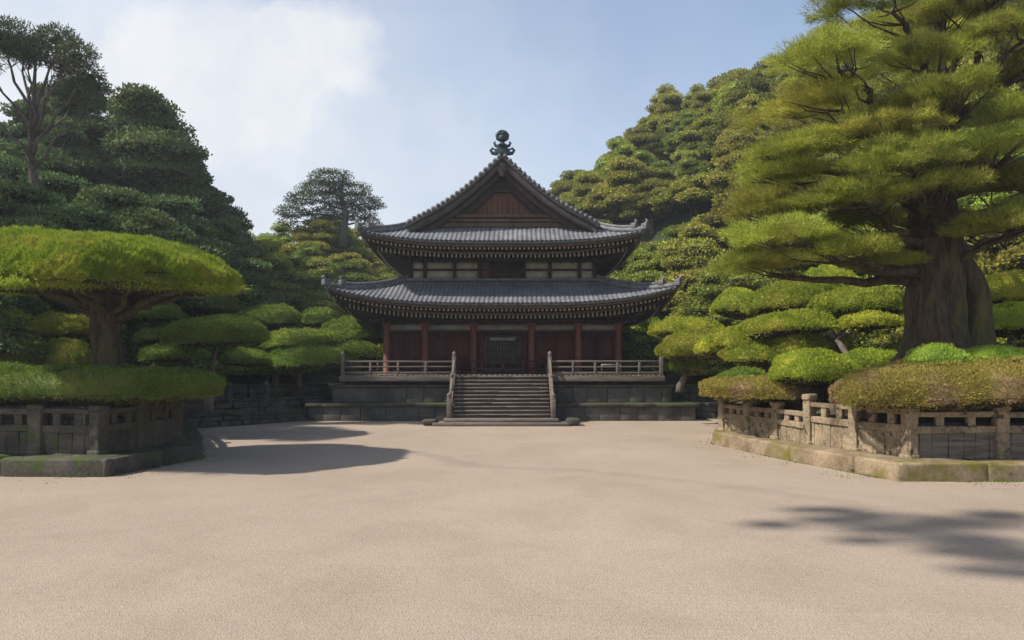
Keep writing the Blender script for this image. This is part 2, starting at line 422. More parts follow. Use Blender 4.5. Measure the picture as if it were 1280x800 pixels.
# ------------------------------------------------------------------ foliage
def sph(rng, n):
    v = rng.normal(size=(n, 3)); return v / np.linalg.norm(v, axis=1)[:, None]
def gnarled(mb, pts, rads, amp=.10, rings=7, n=34, seed=0):
    """smooth trunk with vertical furrows and burls"""
    pts = np.array(pts, float); rads = np.array(rads, float); m = len(pts)
    t = np.linspace(0, m - 1, (m - 1) * rings + 1); out = []; ro = np.interp(t, range(m), rads)
    for a in t:
        i = min(int(a), m - 2); f = a - i
        p0, p1, p2, p3 = pts[max(i-1, 0)], pts[i], pts[i+1], pts[min(i+2, m-1)]
        out.append(.5 * ((2*p1) + (-p0+p2)*f + (2*p0-5*p1+4*p2-p3)*f*f + (-p0+3*p1-3*p2+p3)*f**3))
    out = np.array(out); b = MB(); b.tube(out, ro, n)
    V = b.v[0]; cen = np.concatenate([np.repeat(out, n, 0), out[:1], out[-1:]]); rr = np.concatenate([np.repeat(ro, n), ro[:1], ro[-1:]])
    d = V - cen; ang = np.arctan2(d[:, 1], d[:, 0]); z = V[:, 2]
    nz_ = np.sin(ang * 5 + np.sin(z * 1.1 + seed) * 1.5) * .5 + np.sin(ang * 11 + np.sin(z * 1.7 + seed) * 2.2) * .35 + np.sin(ang * 3 + z * 1.9 + seed) * .45 + np.sin(z * 3.1 + ang * 2) * .3 + np.abs(np.sin(ang * 9.5 + np.sin(z * 2.3 + seed) * 1.6)) * .45 - .2
    V[:] = cen + d * (1 + amp * nz_)[:, None]
    mb.add(V, b.q[0], b.t[0])

class Lump:
    """a noisy flattened dome"""
    def __init__(s, c, r, seed, amp=0.10, under=0.45, boxy=0.0, freq=3.0, slope=(0, 0)):
        s.c = np.array(c, float); s.r = np.array(r, float); s.amp = amp; s.under = under; s.boxy = boxy; s.slope = slope
        rg = np.random.default_rng(seed)
        s.k = rg.normal(size=(7, 3)) * freq; s.ph = rg.uniform(0, 6.28, 7)
        s.k[4:] *= 2.3
        s.w = np.array([1, 1, 1, 1, .5, .5, .5]) / 3.0
    def pts(s, d, f=1.0):
        n = np.zeros(len(d))
        for k, p, w in zip(s.k, s.ph, s.w): n += w * np.sin(d @ k + p)
        dd = d.copy()
        if s.boxy:
            dd = np.sign(d) * np.abs(d) ** (1 - s.boxy)
            dd[:, :2] /= np.maximum(1.0, np.linalg.norm(dd[:, :2], axis=1))[:, None]
        q = dd * (1 + s.amp * n)[:, None] * f
        q[:, 2] = np.where(q[:, 2] < 0, q[:, 2] * s.under, q[:, 2])
        q = q * s.r
        q[:, 2] += q[:, 0] * s.slope[0] + q[:, 1] * s.slope[1]
        N = d / s.r
        N /= np.linalg.norm(N, axis=1)[:, None]
        return q + s.c, N
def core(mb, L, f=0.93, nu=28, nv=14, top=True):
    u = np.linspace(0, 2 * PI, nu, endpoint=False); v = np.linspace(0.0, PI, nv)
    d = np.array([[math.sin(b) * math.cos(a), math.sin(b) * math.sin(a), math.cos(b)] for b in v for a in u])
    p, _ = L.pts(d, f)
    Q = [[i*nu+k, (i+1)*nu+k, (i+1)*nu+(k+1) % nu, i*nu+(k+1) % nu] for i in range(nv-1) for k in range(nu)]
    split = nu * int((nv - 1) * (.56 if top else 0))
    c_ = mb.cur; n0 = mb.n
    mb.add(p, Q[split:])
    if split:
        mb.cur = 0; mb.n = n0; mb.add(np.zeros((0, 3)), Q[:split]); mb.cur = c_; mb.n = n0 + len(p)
def blades(mb, p, N, rng, L, Wd, spread=0.8, up=0.3, bias=None, leaf=False, lenvar=0.5):
    n = len(p)
    d = N + rng.normal(size=(n, 3)) * spread; d[:, 2] += up
    if bias is not None: d += np.array(bias)
    d /= np.linalg.norm(d, axis=1)[:, None]
    s = np.cross(d, rng.normal(size=(n, 3))); s /= np.linalg.norm(s, axis=1)[:, None]
    l = (L * (1 - lenvar * rng.random(n)))[:, None]; w = Wd * (0.7 + 0.6 * rng.random(n))[:, None]
    if leaf:
        V = np.stack([p, p + d*l*0.5 + s*w/2, p + d*l, p + d*l*0.5 - s*w/2], 1).reshape(-1, 3)
        mb.add(V, np.arange(n*4).reshape(-1, 4))
    else:
        V = np.stack([p - s*w/2, p + s*w/2, p + d*l], 1).reshape(-1, 3)
        mb.add(V, None, np.arange(n*3).reshape(-1, 3))
def pad_mb(L, n, seed, blen=0.12, bw=0.022, leaf=False, up=0.35, spread=0.6, coref=0.90, inner=0.0, bias=None, under_keep=0.08, mb=None, nu=36, nv=16):
    rng = np.random.default_rng(seed)
    mb = mb or MB()
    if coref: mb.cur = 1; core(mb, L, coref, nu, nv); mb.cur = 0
    d = sph(rng, int(n * 1.5))
    keep = (d[:, 2] > -0.25 - .15 * rng.random(len(d))) | (rng.random(len(d)) < under_keep)
    d = d[keep][:n]
    f = 1.0
    p, N = L.pts(d, 1.0)
    if inner:
        t = 1 - inner * rng.random(len(d)) ** 1.5
        p = L.c + (p - L.c) * t[:, None]
    # small clumps: shift tufts towards clump centres in brightness-neutral geometry
    h = 0
    for fr, am in ((4.0, .7), (11.0, .75), (26.0, .65)):
        k = rng.normal(size=(3, 3)); k = k / np.linalg.norm(k, axis=1)[:, None] * fr
        h = h + am * np.sin(p @ k[0]) * np.sin(p @ k[1] + 1.3) + am * .6 * np.sin(p @ k[2] + 2.1)
    p = p + N * (h * blen * 0.42)[:, None]
    N2 = N.copy(); N2[:, 2] = np.where(N2[:, 2] < 0, N2[:, 2] * 0.4, N2[:, 2])
    blades(mb, p - N * blen * 0.15, N2, rng, blen, bw, spread, up, bias, leaf)
    return mb

_seed = [100]
def ns():
    _seed[0] += 1; return _seed[0]

def pixpad(px0, px1, py0, py1, Y, ry=None, **kw):
    if 'slope' not in kw and kw.get('amp', .1) < .14: kw['slope'] = (math.sin(px0 * 1.7) * .06, math.cos(px1) * .05)
    """lump whose real size and place are read off the photograph at distance Y"""
    cx = (px0 + px1) / 2; rx = (px1 - px0) / 2 / F * Y
    zt = EYE - (py0 - HOR) / F * Y; zb = EYE - (py1 - HOR) / F * Y
    under = kw.pop('under', 0.45)
    H = zt - zb; rz = H / (1 + under)
    c = ((cx - 640) / F * Y, Y, zb + rz * under)
    return Lump(c, (rx, ry or rx * 0.8, rz), ns(), under=under, **kw)

# ------------------------------------------------------------------ terrain
def g2(x, y, cx, cy, sx, sy): return np.exp(-(((x - cx) / sx) ** 2 + ((y - cy) / sy) ** 2))
RX = np.array([-60, -30, -12, -2, 4, 12, 19, 27, 38, 50, 66, 90, 130])
RZ = np.array([2, 4, 7, 11, 15.5, 20, 25.5, 28, 31.5, 35, 39, 44, 46]) * 1.0
def H(x, y):
    x = np.asarray(x, float); y = np.asarray(y, float)
    rz = np.interp(x, RX, RZ)
    y0 = np.interp(x, [-20, 0, 10, 16, 24, 40, 80], [52, 52, 48, 38, 30, 24, 15])
    t = np.clip((y - y0) / (88 - y0), 0, 1)
    right = rz * (t * t * (3 - 2 * t)) ** 0.85 + 1.4 * np.clip((y - y0) / 4, 0, 1)
    left = 12.5 * g2(x, y, -27.0, 50, 5.6, 11) + 4.0 * g2(x, y, -39, 52, 10, 15)
    left2 = 3.6 * np.clip((-x - 15.5) / 5, 0, 1) * np.clip((y - 24) / 6, 0, 1)
    mid = 8.2 * g2(x, y, -19, 68, 8.5, 12) + 5.0 * g2(x, y, -9, 76, 11, 12) + 2.4 * g2(x, y, -16, 47, 9, 7)
    h = np.maximum(np.maximum(right, left), np.maximum(mid, left2))
    h = h + 0.25 * (right + left + mid + left2 - h)
    back = 1.8 * np.clip((y - 37.5) / 3, 0, 1)
    h = np.maximum(h, back)
    yard = np.clip((y - 33.5) / 3, 0, 1)
    yard = np.maximum(yard, np.clip((np.abs(x) - 17) / 4, 0, 1))
    return h * yard - 0.5 * (1 - yard)

ground = MB()
ground.add([[-500, -60, 0], [500, -60, 0], [500, 560, 0], [-500, 560, 0]], [[0, 1, 2, 3]])
tag(ground.build('ground', M['gravel']), 'beige raked gravel courtyard', None, None, 'structure')

xs = np.linspace(-130, 130, 175); ys = np.linspace(8, 150, 120)
X, Y_ = np.meshgrid(xs, ys)
Z = H(X, Y_) + (np.sin(X * 0.7) * np.sin(Y_ * 0.6 + X * 0.2)) * 0.35 * (H(X, Y_) > 1)
nx = len(xs)
V = np.stack([X.ravel(), Y_.ravel(), Z.ravel()], 1)
Q = [[j*nx+i, j*nx+i+1, (j+1)*nx+i+1, (j+1)*nx+i] for j in range(len(ys)-1) for i in range(nx-1)]
# keep only what rises above the yard
Q = np.array([q for q in Q if V[q, 2].max() > 0.02])
tb = MB(); tb.add(V, Q)
tag(tb.build('hills', M['hill'], smooth=True), 'wooded hills round the courtyard', None, None, 'structure')

# far ridge seen in the gap left of the hall
xs = np.linspace(-420, 260, 60); ys = np.linspace(300, 420, 12)
X, Y_ = np.meshgrid(xs, ys)
Z = (50 * g2(X, Y_, -150, 370, 70, 60) + 30 * g2(X, Y_, -60, 380, 60, 60) + 20 * g2(X, Y_, -300, 380, 90, 60)) + 2.5 * np.sin(X * 0.09 + Y_ * .05) - 3
nx = len(xs)
fb = MB(); fb.add(np.stack([X.ravel(), Y_.ravel(), Z.ravel()], 1), [[j*nx+i, j*nx+i+1, (j+1)*nx+i+1, (j+1)*nx+i] for j in range(len(ys)-1) for i in range(nx-1)])
tag(fb.build('mountain', M['far_hill'], smooth=True), 'distant grey ridge', None, None, 'structure')

# ------------------------------------------------------------------ the hall
TX, TY = -0.5, 44.0
hall = thing('temple_hall', (TX, TY, 0), 'two-roofed dark timber temple hall with grey tiled roofs on a stone podium', 'temple')
rngT = np.random.default_rng(5)
def T(x, y, z): return (TX + x, TY + y, z)

EX = 3.4
def skirt(hx, hy, ix, iy, ze, zi, up, rib=0.24, ribh=0.036, courses=16, curve=0.3, rib_on=True):
    mb = MB()
    for side in range(4):
        a, b, ia, ib = (hx, hy, ix, iy) if side % 2 == 0 else (hy, hx, iy, ix)
        if rib_on:
            base = np.array([-0.5, -0.28, -0.24, -0.17, -0.06, 0.06, 0.17, 0.24, 0.28]) * rib
            cs = np.arange(-math.floor(a / rib), math.floor(a / rib) + 1) * rib
            x = np.unique(np.clip(np.concatenate([c + base for c in cs] + [[a]]), -a, a))
            tt = np.unique(np.concatenate([np.linspace(0, 1, courses + 1), np.linspace(0, 1, courses + 1)[1:] - 0.25 / courses]))
        else:
            x = np.linspace(-a, a, 61); tt = np.linspace(0, 1, 7)
        vmax = np.minimum(1.0, (a - np.abs(x)) / (a - ia))
        Xg, Tg = np.meshgrid(x, tt); v = Tg * vmax[None, :]
        if rib_on: v = np.minimum(Tg, vmax[None, :])
        half = a + (ia - a) * v
        s = np.minimum(1, np.abs(Xg) / half)
        z = ze + (zi - ze) * ((1 - curve) * v + curve * v * v) + up * s ** EX * (1 - v) ** 2
        if rib_on:
            ph = (Xg + rib / 2) % rib - rib / 2
            z = z + ribh * np.sqrt(np.clip(1 - (ph / (0.27 * rib)) ** 2, 0, 1))
            z = z + 0.022 * (1 - (v * courses) % 1.0)
        y = -(b + (ib - b) * v)
        c_, s_ = [(1, 0), (0, 1), (-1, 0), (0, -1)][side]
        Vx = Xg * c_ - y * s_; Vy = Xg * s_ + y * c_
        n = len(x); m = len(tt)
        idx = np.arange(n * m).reshape(m, n)
        Qs = np.stack([idx[:-1, :-1].ravel(), idx[:-1, 1:].ravel(), idx[1:, 1:].ravel(), idx[1:, :-1].ravel()], 1)
        VV = np.stack([Vx.ravel() + TX, Vy.ravel() + TY, z.ravel()], 1)
        # drop collapsed faces along the hips
        ar = np.linalg.norm(np.cross(VV[Qs[:, 2]] - VV[Qs[:, 0]], VV[Qs[:, 3]] - VV[Qs[:, 1]]), axis=1)
        Qs = Qs[ar > 1e-5]
        mb.add(VV, Qs)
    return mb
def eave_loop(hx, hy, ze, up, z_off=0.0, inset=0.0):
    """closed curve following the eaves"""
    out = []
    for side in range(4):
        a, b = (hx, hy) if side % 2 == 0 else (hy, hx)
        for x in np.linspace(-a, a, 41)[:-1]:
            s = abs(x) / a; z = ze + up * s ** EX + z_off
            xx = x * (a - inset) / a; y = -(b - inset)
            c_, s_ = [(1, 0), (0, 1), (-1, 0), (0, -1)][side]
            out.append([xx * c_ - y * s_ + TX, xx * s_ + y * c_ + TY, z])
    return np.array(out)
def band(mb, outer_t, outer_b, inner_b, inner_t):
    n = len(outer_t)
    Vv = np.concatenate([outer_t, outer_b, inner_b, inner_t])
    Qs = []
    for k in range(n):
        k2 = (k + 1) % n
        for r in range(4):
            r2 = (r + 1) % 4
            Qs.append([r*n+k, r2*n+k, r2*n+k2, r*n+k2])
    mb.add(Vv, Qs)

def roof_tier(hx, hy, ix, iy, ze, zi, up, wx, wy, zwall, nbr, tag_name):
    """tiled skirt, eave boards, rafters, stepped brackets"""
    parent = hall
    skirt(hx, hy, ix, iy, ze, zi, up).build(tag_name, M['tile'], parent, smooth=False)
    # row of round end tiles
    e = MB()
    for side in range(4):
        a, b = (hx, hy) if side % 2 == 0 else (hy, hx)
        for k in range(-int(a / 0.24), int(a / 0.24) + 1):
            x = k * 0.24; z = ze + up * (abs(x) / a) ** EX
            c_, s_ = [(1, 0), (0, 1), (-1, 0), (0, -1)][side]
            f = lambda xx, yy: (xx * c_ - yy * s_ + TX, xx * s_ + yy * c_ + TY)
            p0 = f(x, -b - 0.05); p1 = f(x, -b + 0.12)
            e.tube([(p0[0], p0[1], z + 0.01), (p1[0], p1[1], z + 0.02)], 0.068, 8)
    e.build('end_tiles', M['tile_edge'], parent)
    f = MB()
    band(f, eave_loop(hx, hy, ze, up, -0.015, 0.02), eave_loop(hx, hy, ze, up, -0.13, 0.04), eave_loop(hx, hy, ze, up, -0.13, 0.35), eave_loop(hx, hy, ze, up, -0.02, 0.35))
    f.build('eave_edge', M['tile_edge'], parent)
    f = MB()
    band(f, eave_loop(hx, hy, ze, up, -0.134, 0.12), eave_loop(hx, hy, ze, up, -0.27, 0.15), eave_loop(hx, hy, ze, up, -0.27, 0.45), eave_loop(hx, hy, ze, up, -0.134, 0.45))
    f.build('fascia_board', M['wood_brown'], parent)
    f = MB()
    band(f, eave_loop(hx, hy, ze, up, -0.44, 0.72), eave_loop(hx, hy, ze, up, -0.56, 0.72), eave_loop(hx, hy, ze, up, -0.56, 0.90), eave_loop(hx, hy, ze, up, -0.44, 0.90))
    f.build('eave_beam', M['wood_brown'], parent)
    # soffit boards
    so = skirt(hx - 0.2, hy - 0.2, wx + 0.05, wy + 0.05, ze - 0.22, zwall + 0.65, up, rib_on=False, curve=0.0)
    so.build('soffit', M['wood_dark'], parent)
    ra = MB(); ti = MB()
    for side in range(4):
        a, b, wa, wb = (hx, hy, wx, wy) if side % 2 == 0 else (hy, hx, wy, wx)
        c_, s_ = [(1, 0), (0, 1), (-1, 0), (0, -1)][side]
        f3 = lambda xx, yy, zz: (xx * c_ - yy * s_ + TX, xx * s_ + yy * c_ + TY, zz)
        sp = 0.225
        for k in range(-int((a - 0.3) / sp), int((a - 0.3) / sp) + 1):
            x = k * sp; up_ = up * (abs(x) / a) ** EX
            far = min(b - 0.5, max(wb + 0.4, b - (a - abs(x)) + 0.02))
            if b - 0.3 - far > 0.1:
                ra.beam(f3(x, -(b - 0.30), ze - 0.335 + up_), f3(x, -far, ze - 0.335 + (zwall + 0.55 - ze + 0.335) * min(1, (b - far) / (b - wb)) + up_ * 0.5), 0.085, 0.11)
                ti.box(f3(x, -(b - 0.285), ze - 0.340 + up_), (0.09, 0.025, 0.115) if side % 2 == 0 else (0.025, 0.09, 0.115))
            # lower row of rafters
            x2 = x + sp / 2; up2 = up * (abs(x2) / a) ** EX
            far = min(b - 1.1, max(wb + 0.1, b - (a - abs(x2)) + 0.02))
            if b - 0.95 - far > 0.1 and abs(x2) < a - 0.9:
                ra.beam(f3(x2, -(b - 0.80), ze - 0.62 + up2), f3(x2, -far, ze - 0.62 + (zwall + 0.35 - ze + 0.62) * min(1, (b - far) / (b - wb)) + up2 * 0.5), 0.085, 0.11)
                ti.box(f3(x2, -(b - 0.785), ze - 0.625 + up2), (0.06, 0.025, 0.24) if side % 2 == 0 else (0.025, 0.06, 0.24))
    ra.build('rafters', M['wood_dark'], parent)
    ti.build('rafter_tips', M['tip'], parent)
    # stepped bracket tiers
    for k in range(3):
        br = MB(); off = 0.28 + 0.42 * k; z = zwall + 0.10 + 0.23 * k
        for side in range(4):
            a, b = (wx, wy) if side % 2 == 0 else (wy, wx)
            c_, s_ = [(1, 0), (0, 1), (-1, 0), (0, -1)][side]
            f3 = lambda xx, yy, zz: (xx * c_ - yy * s_ + TX, xx * s_ + yy * c_ + TY, zz)
            L = 2 * (a + off) - 0.02
            br.box(f3(0, -(b + off), z), (L, 0.16, 0.15) if side % 2 == 0 else (0.16, L, 0.15))
            n = int(2 * a / 0.62)
            for q in range(n + 1):
                x = -a + 2 * a * q / n
                br.beam(f3(x, -(b - 0.0), z - 0.09), f3(x, -(b + off + 0.22), z - 0.09), 0.13, 0.13)
                br.box(f3(x, -(b + off + 0.13), z - 0.005), (0.22, 0.22, 0.07))
        for sx in (-1, 1):
            for sy in (-1, 1):
                br.beam(T(sx * wx, sy * wy, z - 0.04), T(sx * (wx + off + 0.45), sy * (wy + off + 0.45), z - 0.02 + up * 0.15 * k), 0.17, 0.16)
        br.build('bracket_tier', M['wood_dark'], parent)
    # hip ridges with turned-up ends
    for sx in (-1, 1):
        for sy in (-1, 1):
            pts = []
            for v in np.linspace(0.0, 1.0, 12):
                z = ze + (zi - ze) * (0.7 * v + 0.3 * v * v) + up * (1 - v) ** 2 + 0.10
                if v == 0: z += 0.06
                pts.append(T(sx * (hx + (ix - hx) * v), sy * (hy + (iy - hy) * v), z))
            h = MB(); h.tube(pts, 0.15, 8)
            pts2 = [(p[0], p[1], p[2] + 0.19) for p in pts[2:]]
            h.tube(pts2, 0.09, 8)
            h.build('hip_ridge', M['tile_edge'], parent, smooth=True)
            o = MB(); c0 = pts[0]; c2 = pts2[0]
            o.box((c0[0], c0[1], c0[2] + 0.05), (0.30, 0.30, 0.30), rz=sx * sy * PI / 4)
            o.tube([(c0[0], c0[1], c0[2] + .15), (c0[0] + sx * .1, c0[1] + sy * .1, c0[2] + .30), (c0[0] + sx * .02, c0[1] + sy * .02, c0[2] + .42)], [0.10, 0.08, 0.03], 8)
            o.build('ridge_end_tile', M['tile_edge'], parent, bevel=0.02); o = MB()
            o.box((c2[0], c2[1], c2[2] + 0.03), (0.30, 0.30, 0.26), rz=sx * sy * PI / 4)
            o.tube([(c2[0], c2[1], c2[2] + .1), (c2[0] + sx * .08, c2[1] + sy * .08, c2[2] + .26), (c2[0], c2[1], c2[2] + .36)], [0.09, 0.07, 0.03], 8)
            o.build('ridge_end_tile', M['tile_edge'], parent, bevel=0.02)

# podium ---------------------------------------------------------------
def stone_wall(mb, p0, p1, z0, z1, th, courses, blk, rng, jit=0.02, rough=0.0):
    """blocks in courses between two plan points"""
    p0 = np.array(p0, float); p1 = np.array(p1, float)
    d = p1 - p0; L = np.linalg.norm(d); u = d / L; a = math.atan2(u[1], u[0])
    hs = (z1 - z0) / courses
    for c in range(courses):
        x = 0.0; off = rng.uniform(0.3, 0.8) * blk
        first = True
        while x < L - 0.02:
            w = off if first else blk * rng.uniform(0.7, 1.3)
            first = False
            if L - x - w < blk * 0.35: w = L - x
            w = min(w, L - x)
            m = p0 + u * (x + w / 2)
            t_ = th * rng.uniform(0.94, 1.03)
            if rough: mb.slab((m[0], m[1], z0 + hs * (c + 0.5)), (w - 0.006, t_, hs - 0.006), a, .2, rough, 4.5, 0, 24, 10)
            else: mb.box((m[0], m[1], z0 + hs * (c + 0.5)), (w - 0.014, t_, hs - 0.012), rz=a, jit=jit, rng=rng)
            x += w
def ring(mb, hx, hy, z0, z1, th, courses, blk, rng, jit=0.012):
    for (a, b) in (((-hx, -hy + th/2), (hx, -hy + th/2)), ((hx - th/2, -hy + th), (hx - th/2, hy - th)), ((hx, hy - th/2), (-hx, hy - th/2)), ((-hx + th/2, hy - th), (-hx + th/2, -hy + th))):
        stone_wall(mb, (TX + a[0], TY + a[1]), (TX + b[0], TY + b[1]), z0, z1, th, courses, blk, rng, jit)
p = MB()
ring(p, 9.55, 8.55, 0.0, 0.70, 0.5, 1, 1.05, rngT)
p.box(T(0, 0, 0.33), (18.0, 16.0, 0.66))
p.build('podium_wall', M['stone_dark'], hall, bevel=0.015)
p = MB()
ring(p, 9.68, 8.68, 0.702, 0.86, 0.95, 1, 2.1, rngT, 0.006)
p.build('podium_coping', M['stone'], hall, bevel=0.015)
p = MB()
ring(p, 8.55, 7.75, 0.862, 1.62, 0.5, 1, 0.95, rngT)
p.box(T(0, 0, 1.2), (16.6, 15.0, 0.82))
p.build('podium_wall', M['stone_dark'], hall, bevel=0.015)
p = MB()
ring(p, 8.62, 7.85, 1.622, 1.76, 0.9, 1, 2.3, rngT, 0.006)
p.build('podium_coping', M['stone'], hall, bevel=0.015)
# veranda
p = MB()
p.box(T(0, 0, 1.86), (15.9, 14.9, 0.19))
for k in range(9):
    p.box(T(-7.6 + 1.9 * k, -7.55, 1.83), (0.22, 0.30, 0.14))
p.build('veranda_joists', M['wood_dark'], hall)
p = MB()
for (x0, x1) in ((-8.15, -2.45), (2.45, 8.15)):
    p.box(T((x0 + x1) / 2, -7.87, 2.06), (x1 - x0, 0.22, 0.27), jit=0.008, rng=rngT)
p.box(T(0, -7.87, 2.05), (4.88, 0.20, 0.25))
for sx in (-1, 1): p.box(T(sx * 8.06, 0, 2.06), (0.2, 15.5, 0.27))
p.build('veranda_edge_beam', M['wood_grey'], hall, bevel=0.012)
p = MB()
k = -8.1
while k < 8.1:
    w = rngT.uniform(0.22, 0.30); w = min(w, 8.12 - k)
    p.box(T(k + w / 2, -6.6, 2.225 + rngT.uniform(-.006, .006)), (w - 0.012, 2.75, 0.05))
    k += w
for sx in (-1, 1): p.box(T(sx * 7.15, 1.3, 2.224), (1.9, 13.0, 0.05))
p.build('veranda_floor', M['wood_grey'], hall)

# railing ---------------------------------------------------------------
def rail_run(x0, x1, y0, y1, n, mats=M['wood_grey']):
    r = MB(); d = np.array([x1 - x0, y1 - y0]); L = np.linalg.norm(d)
    for (z, w, h) in ((2.93, 0.10, 0.09), (2.66, 0.08, 0.07), (2.36, 0.09, 0.09)):
        r.beam(T(x0, y0, z + rngT.uniform(-.015, .015)), T(x1, y1, z + rngT.uniform(-.015, .015)), w, h)
    r.build('handrail', mats, hall, bevel=0.01)
    for k in range(1, n):
        q = MB(); f = k / n
        q.box(T(x0 + d[0] * f, y0 + d[1] * f, 2.57), (0.11, 0.11, 0.64), jit=0.006, rng=rngT)
        q.build('baluster', mats, hall, bevel=0.008)
def newel(x, y, z0=2.2, h=0.95, w=0.19):
    q = MB()
    q.box(T(x, y, z0 + h / 2), (w, w, h), jit=0.006, rng=rngT)
    q.lathe(T(x, y, z0 + h), [(w*.42, 0), (w*.55, .03), (w*.35, .06), (w*.55, .12), (w*.5, .18), (w*.2, .25), (0.004, .29)], 12)
    q.build('newel_post', M['wood_grey'], hall, bevel=0.01)
rail_run(-8.0, -2.45, -7.82, -7.82, 4)
rail_run(2.45, 8.0, -7.82, -7.82, 5)
for sx in (-1, 1):
    rail_run(sx * 8.0, sx * 8.0, -7.82, 7.4, 8)
    newel(sx * 8.0, -7.82); newel(sx * 2.4, -7.86, 2.2, 0.98, 0.2)
# low bar across the head of the stair (seen from the yard)
q = MB()
for z in (2.93, 2.55): q.beam(T(-2.3, -6.15, z), T(2.3, -6.15, z), 0.08, 0.08)
for x in (-2.3, -1.1, 0, 1.1, 2.3): q.box(T(x, -6.15, 2.57), (0.1, 0.1, 0.66))
q.build('threshold_bar', M['red'], hall)
# pale box leaning on the right rail
q = MB()
for (dx, dz, sx, sz) in ((0, .2, 1.0, .06), (0, -.2, 1.0, .06), (-.47, 0, .06, .34), (.47, 0, .06, .34)):
    q.box(T(5.5 + dx, -7.66, 2.56 + dz), (sx, .05, sz))
q.build('rail_frame', M['plaster_grey'], hall)

# stair -----------------------------------------------------------------
NS = 11
y_top = -7.98; y_bot = -10.35; z_top = 2.19; z_bot = 0.30
for k in range(NS):
    f = (k + 0.5) / NS
    z = z_bot + (z_top - z_bot) * (k + 1) / NS; y = y_bot + (y_top - y_bot) * f
    st = MB()
    h = (z_top - z_bot) / NS
    x = -2.28
    st.box(T(0, y + 0.05, z - h * 0.5), (4.5, 0.24, h * 0.98))
    while x < 2.27:
        w = min(rngT.uniform(0.9, 2.3), 2.28 - x)
        if 2.28 - x - w < 0.4: w = 2.28 - x
        st.box(T(x + w / 2, y - 0.06 + rngT.uniform(-.012, .012), z - 0.03 + rngT.uniform(-.012, .012)), (w - 0.01, 0.34, 0.055), rz=rngT.uniform(-.004, .004), tilt=(rngT.uniform(-.008, .008), 0))
        x += w
    st.build('stair_tread', M['wood_grey'], hall, bevel=0.006)
st = MB()
st.beam(T(0, -10.35, 0.02), T(0, -7.95, 1.85), 4.2, 0.3); st.build('stair_core', M['wood_dark'], hall)
for sx in (-1, 1):
    st = MB()
    st.beam(T(sx * 2.42, y_bot - 0.15, 0.45), T(sx * 2.42, y_top + 0.05, 2.2), 0.2, 0.34)
    st.build('stair_stringer', M['wood_grey'], hall, bevel=0.015)
    st = MB()
    st.beam(T(sx * 2.40, y_bot - 0.2, 1.12), T(sx * 2.40, y_top + 0.1, 3.02), 0.11, 0.11)
    st.beam(T(sx * 2.40, y_bot - 0.2, 0.85), T(sx * 2.40, y_top + 0.1, 2.68), 0.08, 0.08)
    st.build('stair_rail', M['wood_grey'], hall, bevel=0.01)
    newel(sx * 2.42, y_bot - 0.2, 0.22, 1.0, 0.21)
    newel(sx * 2.42, (y_bot + y_top) / 2, 1.1, 1.0, 0.17)
st = MB()
st.box(T(0, -10.72, 0.225), (5.3, 0.62, 0.14), jit=.01, rng=rngT)
st.box(T(0, -10.95, 0.075), (6.2, 1.0, 0.15), jit=.01, rng=rngT)
st.build('landing_slab', M['wood_grey'], hall, bevel=0.02)
for sx in (-1, 1):
    q = MB()
    q.box(T(sx * 3.28, -10.9, 0.16), (0.62, 0.8, 0.30), jit=0.05, rng=rngT)
    q.build('corner_stone', M['stone'], hall, bevel=0.07)

# ground floor ----------------------------------------------------------
WX, WY = 6.2, 5.5
colx = [-6.2, -4.15, -1.55, 1.55, 4.05, 6.2]
for sy in (-1, 1):
    for x in colx:
        c = MB()
        c.lathe(T(x, sy * WY, 2.25), [(0.24, 0), (0.25, 0.05), (0.185, 0.10), (0.18, 1.5), (0.17, 2.72)], 16)
        cc_ = c.build('column', M['red_post'], hall, smooth=True)
        c = MB(); c.box(T(x, sy * WY, 4.93), (0.46, 0.46, 0.12)); c.box(T(x, sy * WY, 4.80), (0.34, 0.34, 0.12))
        c.build('capital', M['red_post'], cc_, bevel=0.02)
for sx in (-1, 1):
    for y in (-3.3, -1.1, 1.1, 3.3):
        c = MB(); c.lathe(T(sx * WX, y, 2.25), [(0.19, 0), (0.17, 2.72)], 14); c.build('column', M['red_post'], hall, smooth=True)
w = MB()
for sx in (-1, 1): w.box(T(sx * (WX - 0.05), 0, 3.6), (0.12, 10.6, 2.7))
w.box(T(0, WY - 0.05, 3.6), (12.1, 0.12, 2.7))
w.build('side_wall', M['wood_brown'], hall)
